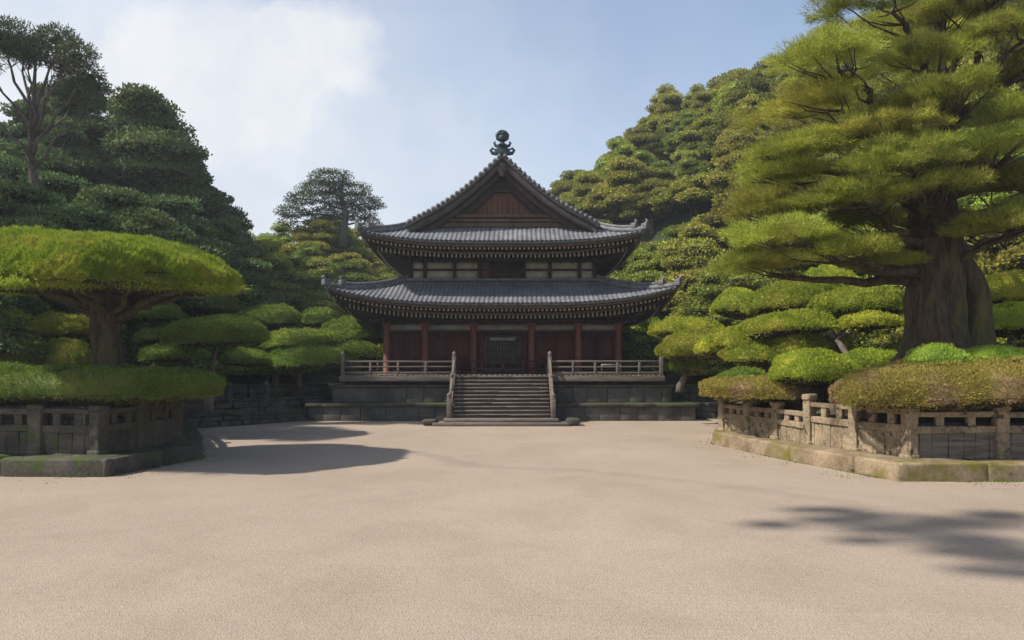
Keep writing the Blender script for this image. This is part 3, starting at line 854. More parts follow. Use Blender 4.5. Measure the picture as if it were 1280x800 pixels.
# front bays
for k in range(5):
    x0, x1 = colx[k] + 0.17, colx[k + 1] - 0.17; xm = (x0 + x1) / 2; wd = x1 - x0
    f = MB()
    f.box(T(xm, -WY + 0.05, 4.74), (wd, 0.10, 0.30)); f.build('plaster_panel', M['plaster_grey'], hall)
    f = MB()
    f.box(T(xm, -WY, 4.53), (wd, 0.2, 0.11)); f.box(T(xm, -WY, 4.945), (wd, 0.18, 0.10)); f.box(T(xm, -WY, 2.33), (wd, 0.2, 0.16))
    f.build('tie_beam', M['wood_dark'], hall, bevel=0.01)
    if k != 2:
        n = max(4, int(wd / 0.30))
        for q in range(2):
            pn = MB(); a0 = x0 + wd * q / 2; a1 = x0 + wd * (q + 1) / 2
            pn.box(T((a0 + a1) / 2, -WY + 0.10, 3.44), (wd / 2 - 0.02, 0.05, 2.06))
            m_ = 3
            for j in range(m_ + 1):
                xx = a0 + 0.05 + (a1 - a0 - 0.1) * j / m_
                pn.box(T(xx, -WY + 0.055, 3.44), (0.06, 0.05, 2.04))
            for z in (2.50, 3.1, 4.36): pn.box(T((a0 + a1) / 2, -WY + 0.052, z), (wd / 2 - 0.04, 0.04, 0.09))
            pn.build('shutter_panel', M['red'], hall)
    else:
        pn = MB()
        pn.box(T(xm, -WY + 0.30, 3.44), (wd, 0.05, 2.06)); pn.build('inner_wall', M['wood_dark'], hall)
        for q in (-1, 1):
            dr = MB(); xc = xm + q * 0.50
            dr.box(T(xc, -WY + 0.20, 3.36), (0.90, 0.05, 1.86)); dp = dr.build('lattice_door', M['wood_dark'], hall); dr = MB()
            for j in range(6): dr.box(T(xc - 0.40 + 0.16 * j, -WY + 0.155, 3.55), (0.028, 0.035, 1.3))
            for j in range(9): dr.box(T(xc, -WY + 0.150, 2.95 + 0.155 * j), (0.82, 0.03, 0.026))
            for z in (2.46, 2.86, 4.24): dr.box(T(xc, -WY + 0.145, z), (0.9, 0.05, 0.08))
            for xx in (-.43, .43): dr.box(T(xc + xx, -WY + 0.145, 3.36), (0.06, 0.05, 1.84))
            dr.build('lattice', M['lattice'], dp)
        tb_ = MB(); tb_.box(T(xm, -WY + 0.10, 4.12), (1.35, 0.05, 0.16)); tb_.build('door_lintel_board', M['plaster_grey'], hall)
        for q in (-1, 1):
            pn = MB(); xc = xm + q * (wd / 2 - 0.22)
            pn.box(T(xc, -WY + 0.15, 3.44), (0.42, 0.06, 2.06)); pn.build('side_board', M['red'], hall)
w = MB(); w.box(T(0, 0, 5.25), (12.3, 10.9, 0.62)); w.build('wall_plate', M['wood_dark'], hall)

roof_tier(8.80, 8.10, 4.95, 4.9, 5.85, 7.35, 0.82, 6.25, 5.55, 5.0, 10, 'lower_roof')

# upper storey ----------------------------------------------------------
UX, UY = 4.95, 5.0
w = MB(); w.box(T(0, 0, 7.6), (UX * 2 - .06, UY * 2 - .1, 2.0)); w.build('upper_core', M['wood_dark'], hall)
r = MB()
for sx, sy, L, ax in ((0, -1, 10.3, 0), (0, 1, 10.3, 0), (-1, 0, 9.7, 1), (1, 0, 9.7, 1)):
    r.box(T(sx * (UX + .12), sy * (UY + .12), 7.33), (L, 0.3, 0.14) if ax == 0 else (0.3, L, 0.14))
r.build('flashing_ridge', M['tile_edge'], hall, bevel=0.02)
ux = [-4.95, -4.2, -2.6, -1.25, -0.55, 1.15, 2.55, 4.15, 4.95]
for x in ux:
    c = MB(); c.box(T(x, -UY - 0.05, 7.85), (0.17, 0.17, 1.15)); c.build('upper_post', M['wood_dark'], hall)
for k in range(8):
    if k in (3, 4): continue
    x0, x1 = ux[k] + 0.085, ux[k + 1] - 0.085
    for (z0, z1) in ((7.42, 7.82), (7.92, 8.30)):
        f = MB(); f.box(T((x0 + x1) / 2, -UY - 0.03, (z0 + z1) / 2), (x1 - x0, 0.06, z1 - z0)); f.build('upper_plaster_panel', M['plaster'], hall)
f = MB()
for z, h in ((7.87, 0.10), (8.36, 0.12)): f.box(T(0, -UY - 0.055, z), (9.8, 0.13, h))
f.build('upper_tie_beam', M['wood_dark'], hall)
f = MB(); f.box(T(-0.9, -UY - 0.03, 7.86), (0.55, 0.05, 0.85)); f.build('upper_shutter', M['wood_brown'], hall)
w = MB(); w.box(T(0, 0, 8.75), (UX * 2 - .2, UY * 2 - .2, 0.9)); w.build('upper_wall_plate', M['wood_dark'], hall)
roof_tier(7.20, 7.80, 4.65, 5.7, 9.0, 10.15, 0.52, 5.0, 5.05, 8.30, 8, 'upper_roof')

# gable roof ------------------------------------------------------------
GX, GZ0, GZ1, GY = 4.72, 10.12, 13.55, 6.75
def gz(x):
    t = np.abs(x) / GX
    return GZ0 + (GZ1 - GZ0) * ((1 - t) - 0.10 * np.sin(PI * np.clip(t, 0, 1)) )
g = MB()
rib = 0.24
base = np.array([-0.5, -0.28, -0.24, -0.17, -0.06, 0.06, 0.17, 0.24, 0.28]) * rib
ys = np.unique(np.clip(np.concatenate([c * rib + base for c in range(-29, 30)]), -GY, GY))
co = 22
tt = np.unique(np.concatenate([np.linspace(0, 1, co + 1), np.linspace(0, 1, co + 1)[1:] - 0.25 / co]))
for sx in (-1, 1):
    Yg, Tg = np.meshgrid(ys, tt); Xg = sx * GX * Tg
    ph = (Yg + rib / 2) % rib - rib / 2
    z = gz(Xg) + 0.045 * np.sqrt(np.clip(1 - (ph / (0.27 * rib)) ** 2, 0, 1)) + 0.02 * ((Tg * co) % 1.0)
    n = len(ys); m = len(tt); idx = np.arange(n * m).reshape(m, n)
    Qs = np.stack([idx[:-1, :-1].ravel(), idx[:-1, 1:].ravel(), idx[1:, 1:].ravel(), idx[1:, :-1].ravel()], 1)
    g.add(np.stack([Xg.ravel() + TX, Yg.ravel() + TY, z.ravel()], 1), Qs)
g.build('gable_roof', M['tile'], hall)
def strip(mb, xa, xb, ya, yb, top, bot, n=22):
    """curved board following the gable slope between x=xa..xb, thickness ya..yb"""
    xs_ = np.linspace(xa, xb, n)
    V = []
    for x in xs_:
        z = float(gz(x))
        for (yy, zz) in ((ya, z + top), (yb, z + top), (yb, z + bot), (ya, z + bot)): V.append(T(x, yy, zz))
    Qs = [[i*4+r_, i*4+(r_+1) % 4, (i+1)*4+(r_+1) % 4, (i+1)*4+r_] for i in range(n-1) for r_ in range(4)]
    Qs += [[0, 1, 2, 3], [(n-1)*4+3, (n-1)*4+2, (n-1)*4+1, (n-1)*4]]
    mb.add(V, Qs)
for sy in (-1, 1):
    for sx in (-1, 1):
        b1 = MB(); strip(b1, 0.0, sx * (GX + 0.25), sy * (GY + 0.02), sy * (GY - 0.30), 0.16, -0.08)
        # round verge tiles all the way down
        for k in range(20):
            x = sx * (0.15 + k * 0.245); z = float(gz(x)) + 0.14
            b1.tube([T(x, sy * (GY + 0.10), z), T(x, sy * (GY - 0.55), z + 0.02)], 0.105, 8)
        x = np.linspace(0.05, GX + 0.3, 14)
        b1.tube([T(sx * a, sy * (GY - 0.62), float(gz(a)) + 0.20) for a in x], 0.14, 8)
        b1.build('verge_tiles', M['tile_edge'], hall)
        b2 = MB(); strip(b2, 0.0, sx * (GX + 0.15), sy * (GY - 0.06), sy * (GY - 0.16), -0.10, -0.52); b2.build('bargeboard', M['barge'], hall)
        b3 = MB(); strip(b3, 0.0, sx * (GX + 0.05), sy * (GY - 0.20), sy * (GY - 0.95), -0.12, -0.30)
        strip(b3, 0.0, sx * (GX - 0.45), sy * (GY - 0.50), sy * (GY - 0.62), -0.30, -0.82); b3.build('inner_bargeboard', M['barge'], hall)
        b4 = MB(); strip(b4, 0.0, sx * (GX - 0.9), sy * (GY - 0.80), sy * (GY - 0.92), -0.30, -1.30); b4.build('gable_rafter', M['wood_dark'], hall)
    # hanging pendant at the peak
    pd = MB(); pd.box(T(0, sy * (GY - 0.03), GZ1 - 0.62), (0.42, 0.10, 0.52)); pd.box(T(0, sy * (GY - 0.02), GZ1 - 0.95), (0.24, 0.09, 0.24), rz=0)
    pd.build('gable_pendant', M['wood_dark'], hall, bevel=0.04)
    # gable wall
    gw = MB(); n = 25; xs_ = np.linspace(-3.6, 3.6, n); V = []
    for x in xs_:
        V.append(T(x, sy * (GY - 1.02), 10.0)); V.append(T(x, sy * (GY - 1.02), max(10.02, float(gz(x)) - 0.4)))
    gw.add(V, [[2*i, 2*i+2, 2*i+3, 2*i+1] for i in range(n-1)])
    for k in range(-11, 12):
        x = k * 0.27; zt = float(gz(x)) - 0.5
        if zt > 10.75: gw.box(T(x, sy * (GY - 1.0), (10.55 + zt) / 2), (0.03, 0.05, zt - 10.55))
    gw.build('gable_wall', M['gable_wood'], hall)
    gb = MB()
    gb.box(T(0, sy * (GY - 0.86), 10.62), (5.0, 0.26, 0.20)); gb.box(T(0, sy * (GY - 0.80), 10.36), (6.6, 0.30, 0.16)); gb.box(T(0, sy * (GY - 0.9), 10.12), (8.2, 0.4, 0.24))
    gb.build('gable_beam', M['wood_brown'], hall, bevel=0.02)
    gb = MB(); gb.box(T(0, sy * (GY - 0.9), 12.25), (0.30, 0.22, 0.8)); gb.box(T(0, sy * (GY - 0.85), 11.95), (0.9, 0.2, 0.16)); gb.build('gable_strut', M['wood_dark'], hall, bevel=0.02)
# main ridge
rd = MB()
rd.box(T(0, 0, GZ1 + 0.14), (0.42, 2 * GY - 0.2, 0.34)); rd.box(T(0, 0, GZ1 + 0.35), (0.34, 2 * GY - 0.2, 0.09))
rd.tube([T(0, -GY + 0.1, GZ1 + 0.44), T(0, GY - 0.1, GZ1 + 0.44)], 0.12, 10)
rd.build('main_ridge', M['tile_edge'], hall, bevel=0.02)
# finial: scrolled shoulder, saddle and flaming jewel
for sy in (-1, 1):
    y = sy * (GY - 0.05); z = GZ1 + 0.12
    fi = MB()
    fi.box(T(0, y, z + 0.12), (0.95, 0.28, 0.34)); fi.box(T(0, y, z + 0.36), (0.66, 0.26, 0.20))
    for sx in (-1, 1):
        fi.tube([T(sx * .35, y, z + .02), T(sx * .60, y, z + .05), T(sx * .72, y, z + .22), T(sx * .60, y, z + .34), T(sx * .48, y, z + .26)], [.12, .11, .09, .07, .05], 8)
        fi.tube([T(sx * .20, y, z + .42), T(sx * .42, y, z + .50), T(sx * .50, y, z + .66), T(sx * .40, y, z + .74)], [.10, .09, .07, .03], 8)
        fi.tube([T(sx * .10, y, z + .78), T(sx * .30, y, z + .90), T(sx * .33, y, z + 1.12), T(sx * .20, y, z + 1.30), T(sx * .02, y, z + 1.40)], [.09, .10, .10, .08, .05], 8)
    fi.lathe(T(0, y, z + .44), [(.26, 0), (.32, .08), (.20, .16), (.12, .24), (.15, .30), (.26, .40), (.27, .55), (.21, .70), (.12, .80), (.02, .92)], 14)
    for k in range(7):
        a = k * 0.9; fi.tube([T(.16 * math.cos(a), y + .16 * math.sin(a), z + .85 + .05 * k), T(.27 * math.cos(a + .4), y + .27 * math.sin(a + .4), z + .95 + .05 * k), T(.20 * math.cos(a + .9), y + .2 * math.sin(a + .9), z + 1.08 + .04 * k)], [.06, .06, .03], 6)
    piv = np.array(T(0, y, z)); fi.v = [piv + (v_ - piv) * np.array([.85, .9, .88]) for v_ in fi.v]
    fi.build('roof_finial', M['bronze'], hall, bevel=0.02)

# ------------------------------------------------------------------ raised beds, fences, kerbs
rngB = np.random.default_rng(11)
def poly_solid(name, pts, z0, z1, mat, label, dome=0.0):
    mb = MB(); n = len(pts); c = np.mean(np.array(pts), axis=0)
    rings = 6; V = []
    for r_ in range(rings + 1):
        f = 1 - r_ / rings
        for p_ in pts: V.append([c[0] + (p_[0] - c[0]) * f, c[1] + (p_[1] - c[1]) * f, z1 + dome * (1 - f * f) + (0.06 * math.sin(p_[0] * 3 * f + r_))])
    Q = [[r_*n+k, r_*n+(k+1) % n, (r_+1)*n+(k+1) % n, (r_+1)*n+k] for r_ in range(rings) for k in range(n)]
    b0 = len(V); V += [[p_[0], p_[1], z0] for p_ in pts]
    Q += [[b0+k, b0+(k+1) % n, (k+1) % n, k] for k in range(n)]
    mb.add(V, Q)
    o = mb.build(name, mat, smooth=True)
    return tag(o, label, None, None, 'structure')

def kerb(line, z, w, label, mat, blk=1.6, name='stone_kerb', jit=0.035, bev=0.06):
    root = thing(name, (line[0][0], line[0][1], 0), label, 'kerb')
    for i in range(len(line) - 1):
        a = np.array(line[i], float); b = np.array(line[i+1], float)
        d = b - a; L = np.linalg.norm(d); u = d / L; ang = math.atan2(u[1], u[0]); nrm = np.array([-u[1], u[0]])
        x = 0.0
        while x < L - 0.05:
            wd = blk * rngB.uniform(0.75, 1.25)
            if L - x - wd < blk * 0.5: wd = L - x
            m = a + u * (x + wd / 2) + nrm * w / 2
            mb = MB(); hh = z * rngB.uniform(0.94, 1.05)
            nx_ = 6
            # irregular block built as a grid-topped prism
            base = [(-wd/2, -w/2), (wd/2, -w/2), (wd/2, w/2), (-wd/2, w/2)]
            mb.slab((m[0], m[1], hh / 2 - 0.03), (wd + 0.05, w * rngB.uniform(.95, 1.06), hh + 0.06), ang + rngB.uniform(-.015, .015), .17, jit, 2.6, rngB.uniform(-.01, .01), 48, 16)
            mb.build('kerb_block', mat, root)
            x += wd
    return root

def fence(line, zs, label, mat, post_every, post_w, top_z, panel_mat, name='stone_fence', rails=(0.62, 0.98), skip_last=False, post_at=None):
    root = thing(name, (line[0][0], line[0][1], zs), label, 'fence')
    h = (top_z[0] if isinstance(top_z, (list, tuple)) else top_z) - zs
    for i in range(len(line) - 1):
        a = np.array(line[i], float); b = np.array(line[i+1], float)
        if isinstance(top_z, (list, tuple)): h = top_z[i] - zs
        d = b - a; L = np.linalg.norm(d); u = d / L; ang = math.atan2(u[1], u[0])
        n = max(1, round(L / post_every))
        for k in range(n + 1):
            if k == n and (i < len(line) - 2): continue
            pnt = a + u * (L * k / n)
            mb = MB(); hh = h * rngB.uniform(0.98, 1.10)
            prof = [(post_w*.60, -0.05), (post_w*.58, .10), (post_w*.48, .16), (post_w*.46, hh*.55), (post_w*.44, hh*.86), (post_w*.58, hh*.90), (post_w*.56, hh*.99), (post_w*.30, hh*1.04), (0.01, hh*1.05)]
            prof = [(r_ * rngB.uniform(.94, 1.06), z_) for r_, z_ in prof]
            mb.slab((pnt[0], pnt[1], zs + hh * .46), (post_w, post_w, hh * .98), ang, .22, .022, 6, 0, 20, 18)
            mb.slab((pnt[0], pnt[1], zs + hh * .96), (post_w * 1.22, post_w * 1.22, hh * .13), ang + rngB.uniform(-.2, .2), .3, .02, 7, 0, 16, 8)
            mb.slab((pnt[0], pnt[1], zs + .04), (post_w * 1.25, post_w * 1.25, .16), ang, .3, .02, 7, 0, 16, 8)
            mb.build('post', mat, root)
        for k in range(n):
            p0 = a + u * (L * k / n); p1 = a + u * (L * (k + 1) / n)
            for f_, hh in ((rails[1], .13), (rails[0], .17)):
                mb = MB()
                z_a = zs + h * f_ - hh / 2 + rngB.uniform(-.02, .02); z_b = zs + h * f_ - hh / 2 + rngB.uniform(-.02, .02)
                mm = (p0 + p1) / 2; LL = float(np.linalg.norm(p1 - p0))
                mb.slab((mm[0], mm[1], (z_a + z_b) / 2), (LL + .04, 0.20, hh * 1.1), ang, .16, .018, 5, (z_b - z_a) / LL, 40, 12)
                mb.build('rail', mat, root)
            # small blocks between the two rails
            m_ = 3
            for j in range(1, m_):
                mb = MB()
                q_ = p0 + (p1 - p0) * (j / m_ + rngB.uniform(-.03, .03))
                zb = zs + h * rails[0]; zt = zs + h * rails[1] - .13
                if zt > zb + .03: mb.box((q_[0], q_[1], (zb + zt) / 2), (0.20, 0.13, zt - zb + .01), rz=ang, jit=.008, rng=rngB); mb.build('strut', mat, root, bevel=0.01)
            mb = MB()
            stone_wall(mb, p0 + (0, 0), p1, zs - 0.02, zs + h * rails[0] - .15, 0.12, 1, 0.34, rngB, 0.008, .015)
            mb.build('panel', panel_mat, root)
    return root

# left bed
LB = [(-21, 18.6), (-10.4, 18.45), (-9.35, 21.9), (-11.2, 25.8), (-14.7, 32.0)]
kerb(LB, 0.50, 1.1, 'mossy dark stone kerb round the bed of the dark umbrella pine', M['stone'], 1.9, jit=.06)
LF = [(-21, 19.5), (-11.1, 19.35), (-10.25, 22.0), (-12.0, 25.6), (-15.6, 32)]
fence(LF, 0.47, 'shaded mossy stone fence under the dark umbrella pine', M['stone'], 1.75, 0.36, 1.72, M['stone'], rails=(0.62, 0.98))
mb = MB()
for i in range(4):
    a = np.array(LF[i]) + (0, 0.5); b = np.array(LF[i+1]) + (0, .5)
    if i > 0: a = a - (.5, .5); b = b - (.5, .5)
    stone_wall(mb, a, b, 0.3, 1.75, 0.3, 4, 0.6, rngB, 0.03, .035)
tag(mb.build('retaining_wall', M['stone_dark'], None, bevel=0.02), 'rough dark block wall behind the shaded left fence', 'wall')
poly_solid('soil_bank', [(-22, 19.9), (-11.6, 19.8), (-10.9, 22.0), (-12.6, 25.4), (-16.4, 32.2), (-30, 33), (-30, 22)], 0, 1.6, M['soil'], 'earth fill of the left bed', 0.6)

# right bed
RB = [(9.9, 33.0), (7.15, 25.8), (8.2, 21.4), (9.5, 17.75), (22, 17.5)]
kr = kerb(RB, 0.46, 1.0, 'pale stone kerb with yellow moss round the right bed', M['kerb_stone'], 2.1)
RF = [(10.2, 32.0), (7.7, 26.2), (9.05, 21.9), (10.35, 18.75), (22, 18.5)]
fence(RF[:4], 0.44, 'sunlit pale stone fence along the courtyard side of the right bed', M['stone_pale'], 1.55, 0.30, [1.5, 1.52, 1.85], M['stone_pale'], rails=(0.60, 0.90))
fence(RF[3:], 0.44, 'low shaded fence of wide rails facing the viewer below the huge pine', M['stone_pale'], 2.3, 0.32, 1.72, M['wood_grey'], rails=(0.66, 0.95))
poly_solid('soil_mound', [(11.2, 31.8), (8.8, 25.9), (9.6, 22.1), (10.9, 19.5), (22, 19.3), (34, 20), (34, 34)], 0, 1.5, M['soil'], 'earth mound of the right bed', 1.5)
mb = MB()
for i in range(4):
    a = np.array(RF[i]); b = np.array(RF[i+1])
    o_ = np.array([0.45, 0.1]) if i < 3 else np.array([0.25, 0.45])
    stone_wall(mb, a + o_, b + o_, 0.3, 1.35, 0.25, 3, 0.6, rngB, 0.03, .03)
tag(mb.build('retaining_wall', M['stone_dark'], None, bevel=0.02), 'dark block wall behind the rails of the right fence', 'wall')

# terraces between the left bed and the hall
def terrace(name, segs, label):
    root = thing(name, (segs[0][0][0], segs[0][0][1], 0), label, 'wall')
    for (a, b, z0, z1, th) in segs:
        mb = MB(); stone_wall(mb, a, b, z0, z1 - .13, th, max(1, round((z1 - z0) / .36)), 0.8, rngB, 0.035, .04)
        mb.build('wall_course', M['stone_dark'], root, bevel=0.03)
        mb = MB(); stone_wall(mb, a, b, z1 - .15, z1, th + .15, 1, 1.5, rngB, 0.015, .03)
        mb.build('coping', M['stone'], root, bevel=0.02)
    return root
terrace('terrace_wall', [((-14.9, 31.2), (-12.3, 33.6), 0, .62, 0.8), ((-12.3, 33.6), (-9.9, 36.8), 0, .55, 0.8),
                         ((-16.5, 32.2), (-12.6, 35.4), 0, 1.15, 0.8), ((-12.6, 35.4), (-10.2, 37.8), 0, 1.15, 0.8),
                         ((-18, 34), (-13.5, 36.6), 0, 1.75, 0.8), ((-13.5, 36.6), (-10.2, 39.4), 0, 1.75, 0.8)],
        'stepped dark stone terraces left of the hall podium')
terrace('terrace_wall', [((9.3, 37.2), (16, 37.4), 0, .8, 0.8), ((9.0, 38.4), (17, 38.6), 0, 1.7, 0.8)],
        'dark stone terrace between the hall podium and right bed')
# small stone posts on the left terraces
for k, (px, Yp, zb, lab) in enumerate(((286, 33.6, 1.1, 'short square stone post left of a taller one on the left terraces'),
                         (333, 34.4, 1.1, 'weathered stone post in the middle of the left terraces'),
                         (345, 36.2, 1.7, 'thin pale stone post below the flat clipped pads'),
                         (374, 36.4, 1.7, 'stone post at the upper end of the left terraces'))):
    x = (px - 640) / F * Yp
    q = MB(); q.lathe((x, Yp, zb - .05), [(.16, 0), (.15, .5), (.13, .7), (.19, .74), (.18, .82), (.08, .9), (.01, .98)], 8)
    tag(q.build('stone_post', M['stone'], None, bevel=.01, origin=(x, Yp, zb)), lab, 'post')

# ------------------------------------------------------------------ cloud-pruned trees and shrubs
def limb(mb, a, b, r0, r1, rng, sag=0.15, n=6):
    a = np.array(a, float); b = np.array(b, float); L = np.linalg.norm(b - a)
    pts = [a + (b - a) * t + np.array([rng.normal() * .03 * L, rng.normal() * .03 * L, math.sin(PI * t) * sag * L + rng.normal() * .02 * L]) * (0 if t in (0, 1) else 1) for t in np.linspace(0, 1, n)]
    mb.tube(pts, np.linspace(r0, r1, n), 7)
    return pts

def cloud_tree(name, base, pads, label, cat, mat, bark, n_per, blen, bw, trunk_r, cat_group=None, leaf=False, amp=.06, boxy=0.15, up=.35, coref=.90, trunk=None, seed=None):
    root = thing(name, base, label, cat, cat_group)
    rng = np.random.default_rng(seed or ns())
    tr = MB(); bz = np.array(base, float)
    cen = np.mean([p_.c for p_ in pads], axis=0)
    hub = bz + (cen - bz) * np.array([.5, .5, .55])
    if trunk is None:
        tr.tube([bz - (0, 0, .3), bz, bz + (hub - bz) * .5 + rng.normal(size=3) * .1, hub], [trunk_r * 1.5, trunk_r * 1.25, trunk_r, trunk_r * .8], 10, wob=.15, rng=rng)
    for p_ in pads:
        limb(tr, hub, p_.c - (0, 0, p_.r[2] * .1), trunk_r * .6, trunk_r * .2, rng, .05)
    tr.build('trunk', bark, root, smooth=True)
    for p_ in pads:
        area = p_.r[0] * p_.r[1] * 1.6 + p_.r[2] * (p_.r[0] + p_.r[1]) * 1.5
        n = int(min(80000, 1.5 * n_per * area))
        pad_mb(p_, n, ns(), blen, bw, leaf, up=up, coref=coref).build('foliage_pad', mat, root)
    return root

# --- big umbrella pine on the left
Yp = 21.0
base = np.array([(133 - 640) / F * Yp, Yp, 2.0])
um = thing('umbrella_pine', tuple(base), 'large umbrella shaped pine with one broad flat bright green canopy', 'tree')
rng = np.random.default_rng(77)
tr = MB()
pts = [base + np.array(v) for v in ((0, 0, -.5), (0, 0, 0), (-.02, 0, .35), (.05, .02, 1.0), (-.02, 0, 1.8), (.02, 0, 2.6), (0, 0, 3.2))]
gnarled(tr, pts, [1.25, .86, .56, .42, .37, .42, .62], .11, 6, 34, 2)
for k in range(9):
    a = k * 2 * PI / 9 + .2; r_ = rng.uniform(.9, 1.5)
    tr.tube([base + (math.cos(a) * .25, math.sin(a) * .25, .55), base + (math.cos(a) * .6, math.sin(a) * .6, .18), base + (math.cos(a) * r_, math.sin(a) * r_, -.08)], [.22, .17, .07], 7, wob=.1, rng=rng)
tr.build('trunk', M['bark'], um, smooth=True)
for k in range(13):
    a = k * 2 * PI / 13 + .1; r_ = rng.uniform(2.2, 3.4)
    br = MB()
    limb(br, base + (0, 0, 1.9 + rng.uniform(0, .6)), base + (math.cos(a) * r_, math.sin(a) * r_ * .8, 3.02 + rng.uniform(-.1, .15)), .15, .05, rng, .04)
    br.build('branch', M['bark'], um, smooth=True)
L = Lump((base[0] - .2, Yp, 5.27), (3.62, 3.2, 1.30), 3, amp=.085, under=.28, boxy=.06, freq=2.6, slope=(-.02, .03))
cnp = pad_mb(L, 150000, 4, .15, .024, up=.5, spread=.5, coref=.95, nu=64, nv=30, under_keep=.0)
cnp.cur = 1; core(cnp, Lump((base[0] - .2, Yp, 5.22), (3.15, 2.7, .8), 5, amp=.2, under=.50, freq=4), 1.0, 48, 18, False)
rgc = np.random.default_rng(31)
for _ in range(46):
    a_ = rgc.uniform(0, 6.28); q_ = rgc.uniform(.82, 1.0); x_ = base[0] - .1 + math.cos(a_) * 3.5 * q_; y_ = Yp + math.sin(a_) * 3.1 * q_
    cnp.cur = 0; blades(cnp, np.array([x_, y_, 5.10 + .05 * (y_ - Yp)]) + rgc.normal(size=(420, 3)) * [.26, .26, .06], np.tile([math.cos(a_) * .6, math.sin(a_) * .6, -.35], (420, 1)), rgc, .16, .022, .5, 0)
cnp.build('canopy', M['leaf_left'], um)

# --- low spreading shrub round its foot
def low_shrub(name, lumps, label, mat, n_per, blen=.10, bw=.02, stems=True, cat='shrub', z0=None, stem_mat=M['bark'], up=.35, spread=.6):
    c = lumps[0].c; zb = z0 if z0 is not None else c[2] - lumps[0].r[2]
    root = thing(name, (c[0], c[1], zb), label, cat)
    mb = MB()
    for p_ in lumps:
        area = p_.r[0] * p_.r[1] * 1.6 + p_.r[2] * (p_.r[0] + p_.r[1]) * 1.5
        pad_mb(p_, int(min(130000, 1.35 * n_per * area)), ns(), blen, bw, up=up, spread=spread, coref=.93, mb=mb, nu=56, nv=22)
    mb.build('foliage', mat, root)
    if stems:
        st = MB(); rg = np.random.default_rng(ns())
        for p_ in lumps:
            for k in range(7):
                x = p_.c[0] + rg.uniform(-.7, .7) * p_.r[0]; y = p_.c[1] + rg.uniform(-.5, .7) * p_.r[1]
                limb(st, (x + rg.normal() * .2, y + .2, zb), (x, y, p_.c[2]), .07, .04, rg, .02)
        st.build('stems', stem_mat, root, smooth=True)
    return root
low_shrub('clipped_shrub', [Lump((-12.2, 20.6, 2.12), (3.85, 1.75, .68), ns(), amp=.03, under=.45, boxy=.25),
                            Lump((-16.2, 20.2, 2.25), (3.0, 1.5, .75), ns(), amp=.03, under=.45, boxy=.25)],
          'long low dark green clipped cushion overhanging the shaded left fence', M['leaf_moss'], 2600, .085, .02, z0=1.4)
low_shrub('clipped_shrub', [Lump((-15.1, 19.2, 2.50), (1.15, .7, .28), ns(), amp=.05)], 'small bright green cushion on top of the left low hedge at the photo edge', M['leaf_bright'], 2600, z0=2.2, stems=False)

# --- smaller umbrella shrub
pads = [pixpad(208, 333, 396, 434, 28.0, 1.6, amp=.04, boxy=.2, under=.35)]
cloud_tree('umbrella_shrub', ((258 - 640) / F * 28, 28, 1.3), pads, 'small umbrella shaped shrub with forked stem right of the big umbrella pine', 'shrub', M['leaf_moss'], M['bark_grey'], 1800, .10, .024, .20)

def CT(px, Yp, z, padl, label, mat, n_per=900, blen=.12, bw=.03, tr=.14, **kw):
    pads = [pixpad(*q, amp=.135, boxy=.05, freq=2.6) for q in padl]
    return cloud_tree('cloud_pruned_tree', ((px - 640) / F * Yp, Yp, z), pads, label, 'tree', mat, M['bark_grey'], n_per, blen, bw, tr, 'cloud pruned trees round the courtyard', **kw)
CT(40, 26, 1.6, [(-60, 30, 370, 395, 26.5), (-70, 48, 386, 422, 25), (30, 118, 393, 427, 26), (-40, 55, 422, 470, 24.5), (48, 112, 424, 470, 25)],
   'cloud pruned tree of stacked bright pads left of the umbrella pine trunk', M['leaf_bright'], 1300, .10, .026)
CT(190, 27, 1.6, [(150, 226, 374, 404, 29), (172, 236, 409, 432, 28.5), (178, 244, 430, 454, 27)],
   'cloud pruned tree of dull green pads right behind the umbrella pine trunk', M['leaf_moss'], 1200)
CT(375, 37.5, 1.8, [(326, 426, 411, 438, 37.5), (330, 432, 434, 462, 36.6), (272, 340, 437, 458, 35.5)],
   'cloud pruned tree of three flat green pads left of the podium', M['leaf_mid'], 1000, .12, .034)
CT(335, 41, 2.0, [(296, 378, 382, 412, 41), (228, 300, 366, 392, 42), (400, 470, 398, 432, 41), (375, 420, 385, 410, 43)],
   'cloud pruned tree of dark rounded pads behind the three flat ones', M['leaf_mid'], 800, .14, .04)
CT(440, 40, 2.0, [(420, 480, 425, 452, 40), (405, 446, 440, 470, 39), (455, 500, 404, 430, 42)],
   'low clumped green pads close to the left veranda corner', M['leaf_mid'], 800, .14, .04)
# right side
CT(850, 33.5, 1.8, [(812, 902, 398, 426, 35), (822, 925, 414, 452, 33), (838, 880, 440, 468, 33.5)],
   'cloud pruned tree of pale green pads next to the right veranda corner', M['leaf_bright'], 1000, .12, .032)
CT(960, 29, 2.0, [(925, 1040, 388, 424, 28.5), (885, 985, 404, 440, 29.5), (905, 985, 428, 458, 28.5), (965, 1030, 414, 448, 28), (870, 915, 420, 446, 30)],
   'wide cloud pruned tree of layered pads left of the giant pine trunk', M['leaf_bright'], 1100, .12, .028)
CT(1075, 30, 2.0, [(1020, 1135, 357, 400, 31), (940, 1040, 355, 395, 33), (1000, 1075, 335, 372, 34), (890, 965, 362, 400, 36), (1050, 1130, 392, 412, 29)],
   'tall cloud pruned tree behind the wide one, left of the pine trunk', M['leaf_bright'], 900, .14, .035)
CT(1250, 23.5, 2.2, [(1216, 1330, 340, 388, 25), (1222, 1330, 378, 424, 24)],
   'two glossy bright green pads right of the giant pine trunk', M['leaf_bright'], 1300, .10, .026)
